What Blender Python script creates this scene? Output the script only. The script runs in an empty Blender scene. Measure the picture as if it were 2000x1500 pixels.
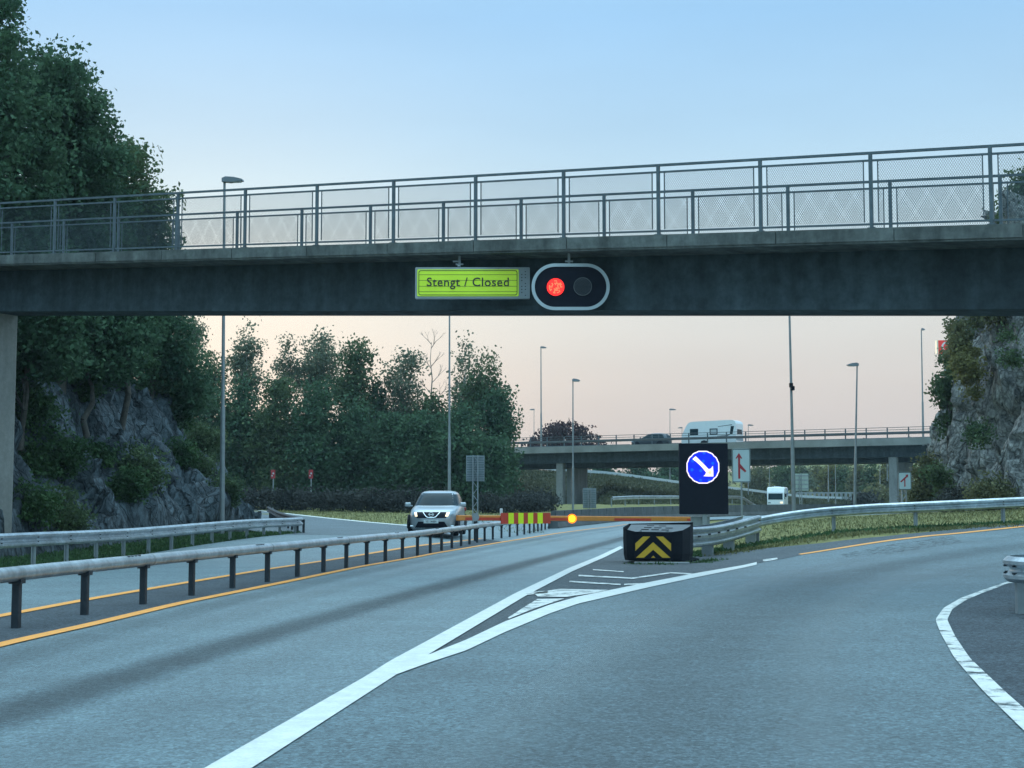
import bpy, bmesh, math, random
import numpy as np
from mathutils import Vector, Matrix
R = math.radians
C = bpy.context.scene.collection
SC = bpy.context.scene
# ------------------------------------------------------------------ camera
F, CH, TH = 2889.0, 1.35, math.atan2(240, 2889)
cam = bpy.data.cameras.new('camera'); co = bpy.data.objects.new('camera', cam); C.objects.link(co)
co.location = (0, 0, CH); co.rotation_euler = (R(90) + TH, 0, 0)
cam.sensor_width = 36; cam.lens = 36 * F / 2000; cam.clip_end = 6000; cam.clip_start = 0.1
SC.camera = co
# ------------------------------------------------------------------ sky, sun, exposure
SC.view_settings.view_transform = 'Standard'; SC.view_settings.look = 'None'
SC.view_settings.exposure = 0; SC.view_settings.gamma = 1
SUN_AZ, SUN_EL = R(-16), R(3)
world = bpy.data.worlds.new('World'); SC.world = world; world.use_nodes = True
wn, wl = world.node_tree.nodes, world.node_tree.links
bg = wn['Background']
def N(nodes, t, **kw):
    n = nodes.new(t)
    for k, v in kw.items():
        if k in n.inputs.keys(): n.inputs[k].default_value = v
        else: setattr(n, k, v)
    return n
sky = N(wn, 'ShaderNodeTexSky', sky_type='NISHITA', sun_disc=False, sun_elevation=SUN_EL, sun_rotation=SUN_AZ, dust_density=2.0)
tc = N(wn, 'ShaderNodeTexCoord'); sep = N(wn, 'ShaderNodeSeparateXYZ')
wl.new(tc.outputs['Generated'], sep.inputs[0])
rmp = N(wn, 'ShaderNodeValToRGB'); cr = rmp.color_ramp
SKY = [(0.0, (.60, .53, .50)), (.05, (.655, .595, .57)), (.085, (.70, .66, .63)), (.128, (.72, .735, .71)), (.19, (.56, .75, .85)),
       (.25, (.45, .69, .90)), (.32, (.355, .63, .93)), (.5, (.38, .68, .95)), (.75, (.60, .82, .95)), (1.0, (.66, .86, .95))]
while len(cr.elements) < len(SKY): cr.elements.new(.5)
for e, (p, c) in zip(cr.elements, SKY): e.position = p; e.color = (*c, 1)
wl.new(sep.outputs['Z'], rmp.inputs[0])
# brighter overhead, darker towards the dusk side behind the viewer
def wmath(op, a, b=None, c=None):
    n = N(wn, 'ShaderNodeMath', operation=op)
    for i, v in enumerate((a, b, c)):
        if v is None: continue
        if isinstance(v, (int, float)): n.inputs[i].default_value = v
        else: wl.new(v, n.inputs[i])
    return n.outputs[0]
def wmr(v, a, b, c, d):
    n = N(wn, 'ShaderNodeMapRange'); n.interpolation_type = 'SMOOTHSTEP'
    wl.new(v, n.inputs[0])
    for i, x in enumerate((a, b, c, d)): n.inputs[i + 1].default_value = x
    return n.outputs[0]
ZENITH, BACK = 2.95, 1.08
gain = wmath('MULTIPLY', wmr(sep.outputs['Z'], .36, .8, 1.0, ZENITH), wmr(sep.outputs['Y'], -.6, .35, BACK, 1.0))
# warm after-glow low ahead to the left
dot = N(wn, 'ShaderNodeVectorMath', operation='DOT_PRODUCT'); wl.new(tc.outputs['Generated'], dot.inputs[0])
dot.inputs[1].default_value = Vector((-.19, .975, .085)).normalized()
glow = wmath('POWER', wmath('MAXIMUM', dot.outputs['Value'], 0.0), 60.0)
bmix = N(wn, 'ShaderNodeMix', data_type='RGBA'); wl.new(wmr(sep.outputs['Y'], .45, -.5, 0.0, .85), bmix.inputs[0]); cn = N(wn, 'ShaderNodeTexNoise', Scale=2.2, Detail=5.0, Roughness=.55); cmp_ = N(wn, 'ShaderNodeMapping'); cmp_.inputs['Scale'].default_value = (1.2, 1.2, 5.5); cmp_.inputs['Rotation'].default_value = (.15, .25, 0); wl.new(tc.outputs['Generated'], cmp_.inputs[0]); wl.new(cmp_.outputs[0], cn.inputs['Vector'])
cs_ = N(wn, 'ShaderNodeVectorMath', operation='SCALE'); wl.new(rmp.outputs[0], cs_.inputs[0]); wl.new(wmr(cn.outputs['Fac'], .3, .75, .975, 1.04), cs_.inputs['Scale']); wl.new(cs_.outputs[0], bmix.inputs[6]); bmix.inputs[7].default_value = (.33, .62, .80, 1)
mul = N(wn, 'ShaderNodeVectorMath', operation='SCALE'); wl.new(bmix.outputs[2], mul.inputs[0]); wl.new(gain, mul.inputs['Scale'])
gl = N(wn, 'ShaderNodeVectorMath', operation='SCALE'); gl.inputs[0].default_value = (.22, .16, .08); wl.new(glow, gl.inputs['Scale'])
nis = N(wn, 'ShaderNodeVectorMath', operation='SCALE'); wl.new(sky.outputs[0], nis.inputs[0]); nis.inputs['Scale'].default_value = .005
a1 = N(wn, 'ShaderNodeVectorMath', operation='ADD'); wl.new(mul.outputs[0], a1.inputs[0]); wl.new(gl.outputs[0], a1.inputs[1])
a2 = N(wn, 'ShaderNodeVectorMath', operation='ADD'); wl.new(a1.outputs[0], a2.inputs[0]); wl.new(nis.outputs[0], a2.inputs[1])
wl.new(a2.outputs[0], bg.inputs[0]); bg.inputs[1].default_value = 1.0
sl = bpy.data.lights.new('sun', 'SUN'); sl.energy = .5; sl.angle = R(6); sl.color = (1, .72, .48)
so = bpy.data.objects.new('sun', sl); C.objects.link(so); so.rotation_euler = (R(90) - SUN_EL, 0, R(180) - SUN_AZ)
so.rotation_euler = Vector((-math.sin(SUN_AZ) * math.cos(SUN_EL), -math.cos(SUN_AZ) * math.cos(SUN_EL), -math.sin(SUN_EL))).to_track_quat('-Z', 'Y').to_euler()
# ------------------------------------------------------------------ pixel -> world helpers (photo pixels, 2000 x 1500)
def ss(a, b, t):
    t = np.clip((np.asarray(t, float) - a) / (b - a), 0, 1); return t * t * (3 - 2 * t)
def ray(px, py):
    u = 750 - py
    return np.array([px - 1000, F * math.cos(TH) - u * math.sin(TH), F * math.sin(TH) + u * math.cos(TH)])
def W(px, py, D):
    r = ray(px, py); r = r * (D / r[1]); return Vector((r[0], r[1], r[2] + CH))
PX_, PY_ = [-5.9, -5.75, -5.54, -4.75, -3.35, -2.6, -1.75, -.95, .65, 1.95, 6.2, 17, 26], [2, 12, 17.2, 24, 35.5, 41, 48.5, 56, 66, 78, 100, 128, 150]
def xp(y): return np.interp(y, PY_, PX_)
def gz(x, y):
    x = np.asarray(x, float); y = np.asarray(y, float)
    zm = .0055 * np.maximum(0, np.minimum(y, 200) - 40)
    d = xp(np.clip(y, 2, 150)) - x
    zl = ss(.4, 3.2, d) * (.22 * ss(36, 55, y) + .0125 * np.maximum(0, np.minimum(y, 125) - 60) * 1.0)
    zr = (.62 * ss(22, 44, y) * ss(5.0, 11.2, x) + .05 * np.clip(x - 10.5, 0, 14) * ss(25, 44, y)) * (1 - .92 * ss(60, 112, y))
    return zm + zl + zr
def G(px, py, off=0.0):
    r = ray(px, py); lo, hi = 2.0, 400.0
    for D in np.concatenate([np.arange(3, 60, .5), np.arange(60, 400, 2)]):
        p = r * (D / r[1])
        if p[2] + CH <= gz(p[0], D) + off: hi = D; break
        lo = D
    else: return W(px, py, 300)
    for _ in range(30):
        m = (lo + hi) / 2; p = r * (m / r[1])
        if p[2] + CH <= gz(p[0], m) + off: hi = m
        else: lo = m
    return W(px, py, hi)
def gp(x, y, off=0): return Vector((x, y, float(gz(x, y)) + off))
# ------------------------------------------------------------------ materials
MATS = {}
def mat(name, col, rough=.7, metal=0.0, var=0.25, scale=3.0, bump=0.0, bscale=40.0, spec=.5, col2=None, emit=None, estr=1.0, stretch=(1, 1, 1), trans=0.0, coat=0.0, fine=0.0, fscale=60.0):
    if name in MATS: return MATS[name]
    m = bpy.data.materials.new(name); m.use_nodes = True; n, l = m.node_tree.nodes, m.node_tree.links
    b = n['Principled BSDF']; b.inputs['Roughness'].default_value = rough; b.inputs['Metallic'].default_value = metal
    b.inputs['Specular IOR Level'].default_value = spec
    if coat: b.inputs['Coat Weight'].default_value = coat; b.inputs['Coat Roughness'].default_value = .08
    geo = N(n, 'ShaderNodeNewGeometry'); mp = N(n, 'ShaderNodeMapping'); l.new(geo.outputs['Position'], mp.inputs[0]); mp.inputs['Scale'].default_value = stretch
    nz = N(n, 'ShaderNodeTexNoise', Scale=scale, Detail=6.0, Roughness=.62); l.new(mp.outputs[0], nz.inputs['Vector'])
    mr = N(n, 'ShaderNodeMapRange'); l.new(nz.outputs['Fac'], mr.inputs[0])
    for i, v in enumerate((.28, .72, 0, 1)): mr.inputs[i + 1].default_value = v
    mx = N(n, 'ShaderNodeMix', data_type='RGBA')
    c1 = tuple(max(0, c * (1 - var)) for c in col); c2 = col2 if col2 else tuple(min(1, c * (1 + var)) for c in col)
    mx.inputs[6].default_value = (*c1, 1); mx.inputs[7].default_value = (*c2, 1); l.new(mr.outputs[0], mx.inputs[0])
    outc = mx.outputs[2]
    if fine:
        nf = N(n, 'ShaderNodeTexNoise', Scale=fscale, Detail=3.0, Roughness=.7); l.new(geo.outputs['Position'], nf.inputs['Vector'])
        mf = N(n, 'ShaderNodeMapRange'); l.new(nf.outputs['Fac'], mf.inputs[0])
        for i, v in enumerate((.3, .7, 1 - fine, 1 + fine)): mf.inputs[i + 1].default_value = v
        vm = N(n, 'ShaderNodeVectorMath', operation='SCALE'); l.new(outc, vm.inputs[0]); l.new(mf.outputs[0], vm.inputs['Scale']); outc = vm.outputs[0]
    l.new(outc, b.inputs['Base Color'])
    if bump:
        bn = N(n, 'ShaderNodeTexNoise', Scale=bscale, Detail=5.0, Roughness=.65); l.new(mp.outputs[0], bn.inputs['Vector'])
        bp = N(n, 'ShaderNodeBump', Strength=bump, Distance=.03); l.new(bn.outputs['Fac'], bp.inputs['Height']); l.new(bp.outputs[0], b.inputs['Normal'])
    if emit: b.inputs['Emission Color'].default_value = (*emit, 1); b.inputs['Emission Strength'].default_value = estr
    if trans:
        t = N(n, 'ShaderNodeBsdfTranslucent'); l.new(outc, t.inputs['Color'])
        ms = N(n, 'ShaderNodeMixShader'); ms.inputs[0].default_value = trans
        l.new(b.outputs[0], ms.inputs[1]); l.new(t.outputs[0], ms.inputs[2]); l.new(ms.outputs[0], n['Material Output'].inputs[0])
    MATS[name] = m; return m
def worn(name, col, thr=.42, rough=.6, scale=9.0, soft=.06, uvfade=False):
    """paint (or stain) with worn-through patches: real holes in the paint layer"""
    if name in MATS: return MATS[name]
    m = mat(name, col, rough=rough, var=.14, scale=5.0, bump=.25, bscale=90, fine=.10, fscale=45)
    n, l = m.node_tree.nodes, m.node_tree.links
    geo = [x for x in n if x.type == 'NEW_GEOMETRY'][0]
    nz = N(n, 'ShaderNodeTexNoise', Scale=scale, Detail=8.0, Roughness=.72); l.new(geo.outputs['Position'], nz.inputs['Vector'])
    src = nz.outputs['Fac']
    mr = N(n, 'ShaderNodeMapRange'); mr.inputs[1].default_value = thr - soft; mr.inputs[2].default_value = thr + soft; l.new(src, mr.inputs[0])
    fac = mr.outputs[0]
    if uvfade:
        uv = N(n, 'ShaderNodeUVMap'); sp = N(n, 'ShaderNodeSeparateXYZ'); l.new(uv.outputs[0], sp.inputs[0])
        def mth(op, a, b2):
            q = N(n, 'ShaderNodeMath', operation=op)
            for i, v in enumerate((a, b2)):
                if isinstance(v, (int, float)): q.inputs[i].default_value = v
                else: l.new(v, q.inputs[i])
            return q.outputs[0]
        d = mth('ABSOLUTE', mth('SUBTRACT', sp.outputs[0], .5), 0)
        e = N(n, 'ShaderNodeMapRange'); e.interpolation_type = 'SMOOTHSTEP'; l.new(d, e.inputs[0])
        for i, v in enumerate((.05, .5, uvfade, 0)): e.inputs[i + 1].default_value = v
        fac = mth('MULTIPLY', e.outputs[0], mth('ADD', mth('MULTIPLY', fac, .5), .5))
    tr = N(n, 'ShaderNodeBsdfTransparent'); ms = N(n, 'ShaderNodeMixShader')
    l.new(fac, ms.inputs[0]); l.new(tr.outputs[0], ms.inputs[1]); l.new(n['Principled BSDF'].outputs[0], ms.inputs[2]); l.new(ms.outputs[0], n['Material Output'].inputs[0])
    return m
def asphalt(name, col, spec=.5, rough=.62):
    m = mat(name, col, rough=rough, var=.20, scale=.7, bump=.9, bscale=55, spec=spec, fine=.62, fscale=52)
    n, l = m.node_tree.nodes, m.node_tree.links; b = n['Principled BSDF']; src = b.inputs['Base Color'].links[0].from_socket
    geo = [x for x in n if x.type == 'NEW_GEOMETRY'][0]
    v = N(n, 'ShaderNodeTexVoronoi', Scale=34.0); l.new(geo.outputs['Position'], v.inputs['Vector'])
    mr = N(n, 'ShaderNodeMapRange'); l.new(v.outputs['Color'], mr.inputs[0])
    for i, x in enumerate((0, 1, .48, 1.52)): mr.inputs[i + 1].default_value = x
    n2 = N(n, 'ShaderNodeTexNoise', Scale=9.0, Detail=5.0, Roughness=.75); l.new(geo.outputs['Position'], n2.inputs['Vector'])
    m2 = N(n, 'ShaderNodeMapRange'); l.new(n2.outputs['Fac'], m2.inputs[0])
    for i, x in enumerate((.3, .7, .80, 1.20)): m2.inputs[i + 1].default_value = x
    mm = N(n, 'ShaderNodeMath', operation='MULTIPLY'); l.new(mr.outputs[0], mm.inputs[0]); l.new(m2.outputs[0], mm.inputs[1])
    vm = N(n, 'ShaderNodeVectorMath', operation='SCALE'); l.new(src, vm.inputs[0]); l.new(mm.outputs[0], vm.inputs['Scale']); l.new(vm.outputs[0], b.inputs['Base Color'])
    return m
M_ROAD = asphalt('asphalt_worn', (.122, .180, .200), .7, .50)
M_RAMP = asphalt('asphalt_ramp', (.094, .144, .163), .6, .55)
M_GORE = asphalt('asphalt_gore', (.066, .082, .092), .35, .7)
M_MED = asphalt('asphalt_median', (.060, .075, .088), .3, .75)
M_SHO = asphalt('asphalt_shoulder', (.060, .076, .090), .25, .75)
M_WHITE = worn('paint_white', (.58, .585, .56), .27)
M_WHITEW = worn('paint_white_worn', (.58, .585, .56), .43, scale=3.2)
M_YEL = worn('paint_yellow', (.80, .31, .045), .22)
M_TRACK = worn('wheel_polish', (.20, .245, .26), .35, rough=.42, scale=.8, uvfade=.24)
M_STREAK = worn('oil_streak', (.025, .027, .03), .35, rough=.7, scale=1.3, uvfade=.42)
M_DIRT = worn('gravel_dirt', (.055, .06, .06), .60, rough=.9, scale=6.0, soft=.12)
M_GRASS = mat('grass_ground', (.135, .16, .06), .9, var=.3, scale=1.6, bump=.8, bscale=22, col2=(.27, .24, .105), spec=.1, fine=.35, fscale=12)
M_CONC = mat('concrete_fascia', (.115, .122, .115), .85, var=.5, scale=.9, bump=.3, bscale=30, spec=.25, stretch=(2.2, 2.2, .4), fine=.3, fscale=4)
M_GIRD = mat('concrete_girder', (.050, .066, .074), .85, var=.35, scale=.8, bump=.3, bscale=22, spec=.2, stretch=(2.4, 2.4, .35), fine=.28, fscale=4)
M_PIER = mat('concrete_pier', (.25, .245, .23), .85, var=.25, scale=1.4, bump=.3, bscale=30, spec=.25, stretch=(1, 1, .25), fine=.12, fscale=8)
M_WALL = mat('concrete_wall', (.085, .09, .09), .85, var=.3, scale=1.0, bump=.3, bscale=25, spec=.25, stretch=(1, 1, .5), fine=.2, fscale=4)
M_GALV = mat('galvanised_steel', (.44, .49, .52), .38, metal=.85, var=.30, scale=1.6, bump=.10, bscale=18, fine=.2, fscale=9)
M_GALVD = mat('galvanised_dull', (.30, .32, .33), .55, metal=.5, var=.2, scale=3, bump=.08, bscale=25)
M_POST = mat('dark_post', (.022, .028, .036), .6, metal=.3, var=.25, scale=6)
M_RAIL = mat('railing_steel', (.095, .12, .135), .55, metal=.3, var=.25, scale=5)
M_POLE = mat('pole_steel', (.26, .28, .29), .5, metal=.55, var=.18, scale=2)
M_LAMP = mat('lamp_housing', (.22, .24, .26), .45, metal=.3, var=.15)
M_LENS = mat('lamp_glass', (.55, .57, .56), .25, var=.1)
M_BLACK = mat('black_plastic', (.006, .008, .016), .6, var=.2, scale=8, spec=.15)
M_RUB = mat('black_rubber', (.008, .011, .017), .8, spec=.15, var=.3, scale=6, bump=.2, bscale=30)
M_BARK = mat('bark', (.075, .065, .055), .9, var=.4, scale=7, bump=.5, bscale=20)
M_BIRCH = mat('birch_bark', (.42, .41, .38), .8, var=.45, scale=6, stretch=(1, 1, 2.5))
# ------------------------------------------------------------------ mesh builder
ORG = {}
def tag(o, label=None, cat=None, group=None, kind=None):
    if label: o['label'] = label
    if cat: o['category'] = cat
    if group: o['group'] = group
    if kind: o['kind'] = kind
    return o
def root(name, loc, label, cat, group=None, rz=0.0):
    o = bpy.data.objects.new(name, None); C.objects.link(o); o.location = loc; o.rotation_euler = (0, 0, rz)
    o.empty_display_size = .2
    ORG[o.name] = Vector(loc) if not rz else Vector((0, 0, 0))
    return tag(o, label, cat, group)
def local_root(name, label, cat, group=None):
    o = bpy.data.objects.new(name, None); C.objects.link(o); ORG[o.name] = Vector((0, 0, 0)); return tag(o, label, cat, group)
def link_mesh(name, me, m, parent=None, org=None):
    o = bpy.data.objects.new(name, me); C.objects.link(o)
    if m is not None: me.materials.append(m)
    if parent is not None: o.parent = parent; ORG[o.name] = ORG[parent.name]
    else: ORG[o.name] = Vector(org) if org is not None else Vector((0, 0, 0)); o.location = ORG[o.name]
    return o
def np_mesh(name, verts, faces, smooth=False, uv=None):
    verts = np.asarray(verts, np.float32); me = bpy.data.meshes.new(name)
    if isinstance(faces, np.ndarray):
        k = faces.shape[1]; nf = len(faces)
        me.vertices.add(len(verts)); me.vertices.foreach_set('co', verts.ravel())
        me.loops.add(nf * k); me.loops.foreach_set('vertex_index', faces.astype(np.int32).ravel())
        me.polygons.add(nf); me.polygons.foreach_set('loop_start', np.arange(0, nf * k, k, dtype=np.int32))
        me.update(calc_edges=True)
    else:
        me.from_pydata([tuple(map(float, v)) for v in verts], [], faces); me.update()
    if uv is not None:
        ul = me.uv_layers.new(name='UVMap'); vi = np.zeros(len(me.loops), np.int32); me.loops.foreach_get('vertex_index', vi)
        ul.data.foreach_set('uv', np.asarray(uv, np.float32)[vi].ravel())
    if smooth: me.polygons.foreach_set('use_smooth', np.ones(len(me.polygons), bool))
    return me
class MB:
    def __init__(s): s.v = []; s.f = []; s.sm = []
    def add(s, vs, fs, smooth=False):
        b = len(s.v); s.v += [tuple(map(float, v)) for v in vs]; s.f += [tuple(i + b for i in f) for f in fs]; s.sm += [smooth] * len(fs); return s
    def box(s, c, size, ax=None, bev=0.0):
        """c centre, size full extents, ax optional 3 axis vectors"""
        ax = ax or (Vector((1, 0, 0)), Vector((0, 1, 0)), Vector((0, 0, 1))); c = Vector(c); h = [d / 2 for d in size]
        if bev <= 0:
            vs = [c + ax[0] * (h[0] * i) + ax[1] * (h[1] * j) + ax[2] * (h[2] * k) for i in (-1, 1) for j in (-1, 1) for k in (-1, 1)]
            return s.add(vs, [(0, 1, 3, 2), (4, 6, 7, 5), (0, 4, 5, 1), (2, 3, 7, 6), (0, 2, 6, 4), (1, 5, 7, 3)])
        bm = bmesh.new(); bmesh.ops.create_cube(bm, size=1)
        for v in bm.verts: v.co = Vector((v.co.x * size[0], v.co.y * size[1], v.co.z * size[2]))
        bmesh.ops.bevel(bm, geom=bm.edges[:], offset=bev, segments=2, affect='EDGES', profile=.5)
        bm.verts.index_update(); vs = [c + ax[0] * v.co.x + ax[1] * v.co.y + ax[2] * v.co.z for v in bm.verts]
        s.add(vs, [[v.index for v in f.verts] for f in bm.faces]); bm.free(); return s
    def tube(s, p0, p1, r0, r1=None, n=10, cap=True):
        r1 = r0 if r1 is None else r1; p0, p1 = Vector(p0), Vector(p1); d = (p1 - p0)
        if d.length < 1e-6: return s
        d.normalize(); a = d.orthogonal().normalized(); b = d.cross(a)
        vs = []
        for p, r in ((p0, r0), (p1, r1)):
            for i in range(n):
                t = 2 * math.pi * i / n; vs.append(p + a * (r * math.cos(t)) + b * (r * math.sin(t)))
        s.add(vs, [(i, (i + 1) % n, n + (i + 1) % n, n + i) for i in range(n)], True)
        if cap: s.add(vs, [tuple(range(n - 1, -1, -1)), tuple(range(n, 2 * n))])
        return s
    def sweep(s, prof, path, closed=True, smooth=False, side=None, cap=True):
        """prof: (u lateral-right, v up) points; path: Vectors; frames stay upright"""
        P = [Vector(p) for p in path]; n = len(prof); vs = []
        for i, p in enumerate(P):
            t = (P[min(i + 1, len(P) - 1)] - P[max(i - 1, 0)]); t.z *= 1; t.normalize()
            r = t.cross(Vector((0, 0, 1))).normalized(); u = r.cross(t).normalized()
            vs += [p + r * a + u * b for a, b in prof]
        fs = []
        for i in range(len(P) - 1):
            for j in range(n if closed else n - 1):
                k = (j + 1) % n; fs.append((i * n + j, i * n + k, (i + 1) * n + k, (i + 1) * n + j))
        s.add(vs, fs, smooth)
        if closed and cap: s.add(vs[:n], [tuple(range(n))]); s.add(vs[-n:], [tuple(range(n - 1, -1, -1))])
        return s
    def prism(s, poly, o, ex, ey, en, th):
        """2-D polygon (list of (a,b)) in the frame o+a*ex+b*ey, extruded by th along en (towards +en)"""
        o, ex, ey, en = Vector(o), Vector(ex), Vector(ey), Vector(en); n = len(poly)
        vs = [o + ex * a + ey * b for a, b in poly] + [o + ex * a + ey * b + en * th for a, b in poly]
        fs = [tuple(range(n - 1, -1, -1)), tuple(range(n, 2 * n))] + [(i, (i + 1) % n, n + (i + 1) % n, n + i) for i in range(n)]
        return s.add(vs, fs)
    def build(s, name, m, parent=None, org=None):
        o_ = ORG[parent.name] if parent is not None else (Vector(org) if org is not None else Vector((0, 0, 0)))
        me = bpy.data.meshes.new(name); me.from_pydata([(x - o_.x, y - o_.y, z - o_.z) for x, y, z in s.v], [], s.f); me.update()
        bm = bmesh.new(); bm.from_mesh(me); bmesh.ops.recalc_face_normals(bm, faces=bm.faces[:]); bm.to_mesh(me); bm.free()
        me.polygons.foreach_set('use_smooth', s.sm)
        return link_mesh(name, me, m, parent, o_)
def rrect(w, h, r, n=5, cx=0, cy=0):
    out = []
    for sx, sy, a0 in ((1, 1, 0), (-1, 1, 90), (-1, -1, 180), (1, -1, 270)):
        for i in range(n + 1):
            a = R(a0 + 90 * i / n); out.append((cx + sx * (w / 2 - r) + r * math.cos(a), cy + sy * (h / 2 - r) + r * math.sin(a)))
    return out
def circ(r, n=32, cx=0, cy=0): return [(cx + r * math.cos(2 * math.pi * i / n), cy + r * math.sin(2 * math.pi * i / n)) for i in range(n)]
EX, EY, EZ = Vector((1, 0, 0)), Vector((0, 1, 0)), Vector((0, 0, 1)); FR = Vector((0, -1, 0))
def text_obj(name, txt, size, loc, ex, ey, en, m, parent, th=.004, sx=1.0, align='CENTER', spacing=1.0, bold=0.0):
    cu = bpy.data.curves.new(name, 'FONT'); cu.body = txt; cu.size = size; cu.extrude = th; cu.align_x = align; cu.align_y = 'CENTER'; cu.resolution_u = 3; cu.space_character = spacing; cu.offset = size * bold
    t = bpy.data.objects.new('tmp', cu); C.objects.link(t); dg = bpy.context.evaluated_depsgraph_get()
    me = bpy.data.meshes.new_from_object(t.evaluated_get(dg)); bpy.data.objects.remove(t)
    M4 = Matrix((Vector((*ex, 0)), Vector((*ey, 0)), Vector((*en, 0)), (0, 0, 0, 1))).transposed() @ Matrix.Diagonal((sx, 1, 1, 1))
    me.transform(M4); me.transform(Matrix.Translation(Vector(loc) - ORG[parent.name])); me.materials.clear()
    return link_mesh(name, me, m, parent)
def poly_resample(pts, n):
    pts = np.array([(p[0], p[1]) for p in pts], float); d = np.concatenate([[0], np.cumsum(np.hypot(*np.diff(pts, axis=0).T))])
    t = np.linspace(0, d[-1], n); return np.stack([np.interp(t, d, pts[:, 0]), np.interp(t, d, pts[:, 1])], 1)
def smooth_poly(pts, n, it=3):
    p = poly_resample(pts, n)
    for _ in range(it): p[1:-1] = (p[:-2] + 2 * p[1:-1] + p[2:]) / 4
    return p
def strip(name, L, Rr, m, off, n=160, k=8, kind='structure', sm=3):
    a, b = smooth_poly(L, n, sm), smooth_poly(Rr, n, sm); t = np.linspace(0, 1, k + 1)
    P = a[:, None, :] * (1 - t[None, :, None]) + b[:, None, :] * t[None, :, None]
    x, y = P[..., 0].ravel(), P[..., 1].ravel(); v = np.stack([x, y, gz(x, y) + off], 1)
    i = np.arange(n - 1)[:, None] * (k + 1) + np.arange(k)[None, :]; i = i.ravel()
    f = np.stack([i, i + 1, i + k + 2, i + k + 1], 1)
    uv = np.stack([np.tile(t, n), np.repeat(np.linspace(0, 1, n), k + 1)], 1)
    me = np_mesh(name, v, f, True, uv); o = link_mesh(name, me, m); tag(o, kind=kind); return o
def gpts(pl, off=0): return [G(px, py, off) for px, py in pl]
# ------------------------------------------------------------------ terrain
def terrain():
    xs = np.concatenate([[-1500, -700, -350, -200, -130, -90], np.arange(-70, 71, 1.0), [90, 130, 200, 350, 700, 1500]])
    ys = np.concatenate([[-60, -30, -12], np.arange(-4, 160, 1.0), np.arange(160, 260, 6), [290, 350, 450, 700, 1200, 2200]])
    X, Y = np.meshgrid(xs, ys); Z = gz(X, Y) - .06
    Z += .10 * np.sin(X * .9 + Y * .3) * np.sin(Y * .7) * ss(11, 14, -X) * ss(30, 45, Y)
    v = np.stack([X.ravel(), Y.ravel(), Z.ravel()], 1); nx = len(xs)
    i = (np.arange(len(ys) - 1)[:, None] * nx + np.arange(nx - 1)[None, :]).ravel(); f = np.stack([i, i + 1, i + nx + 1, i + nx], 1)
    tag(link_mesh('ground', np_mesh('ground', v, f, True), M_GRASS), kind='structure')
terrain()
ORR = [(0, 1260), (175, 1221.5), (350, 1179.5), (525, 1144), (700, 1108), (850, 1081), (985, 1058.5), (1088, 1042), (1165, 1032), (1225, 1024)]
orr = gpts(ORR); orr = [Vector((-4.75, 6, 0)), Vector((-5.0, 11, 0))] + orr
orl = [Vector((-6.95, 6, 0)), Vector((-6.7, 12, 0))] + gpts([(0, 1204), (175, 1171), (350, 1141), (525, 1112), (670, 1090), (805, 1068), (940, 1052)])
gl_l = gpts([(409, 1500), (715, 1324), (760, 1295), (1007, 1160), (1110, 1111), (1212, 1067)])          # gore, left line: outer edge
gl_r = gpts([(500, 1500), (791, 1310), (852, 1272), (1024, 1167), (1118, 1117), (1217, 1071)])
gr_t = gpts([(765, 1309), (840, 1281), (910, 1253), (985, 1217), (1075, 1183), (1130, 1167), (1271, 1138), (1370, 1119), (1478, 1099)])      # gore, right line
gr_b = gpts([(772, 1322), (840, 1297), (910, 1274), (985, 1238), (1075, 1200), (1130, 1181), (1271, 1148), (1370, 1127), (1478, 1104)])
dirv = (gl_l[1] - gl_l[0]).normalized()
gl_l = [gl_l[0] - dirv * 5] + gl_l; gl_r = [gl_r[0] - (gl_r[1] - gl_r[0]).normalized() * 5] + gl_r
orR = gpts([(1562, 1083.6), (1700, 1062), (1850, 1044.5), (2000, 1029)]); orR.append(orR[-1] + (orR[-1] - orR[-2]).normalized() * 14)
iw_l = gpts([(1997, 1430), (1957, 1390), (1923, 1357), (1893, 1323), (1863, 1287), (1850, 1263), (1837, 1240), (1827, 1213), (1843, 1190), (1877, 1170), (1917, 1155), (1966, 1138)])
iw_r = gpts([(2045, 1430), (2000, 1388), (1968, 1360), (1940, 1333), (1895, 1290), (1880, 1268), (1865, 1245), (1850, 1213), (1860, 1192), (1887, 1174), (1922, 1159), (1968, 1141)])
d0 = Vector((.17, 1, 0)).normalized()
iw_l = [iw_l[0] - d0 * 7] + iw_l + [iw_l[-1] + Vector((1, .92, 0)).normalized() * 9]
iw_r = [iw_r[0] - d0 * 7] + iw_r + [iw_r[-1] + Vector((1, .92, 0)).normalized() * 9]
wall_pts = [(79, 1080), (86, 1120), (95, 1170), (105, 1230), (120, 1330), (132, 1440), (140, 1550), (146, 1640), (150, 1712)]
wall_xy = [((px - 1000) / F * D, D) for D, px in wall_pts]
M_SLIP = asphalt('asphalt_slip', (.082, .112, .128), .5, .58)
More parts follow.
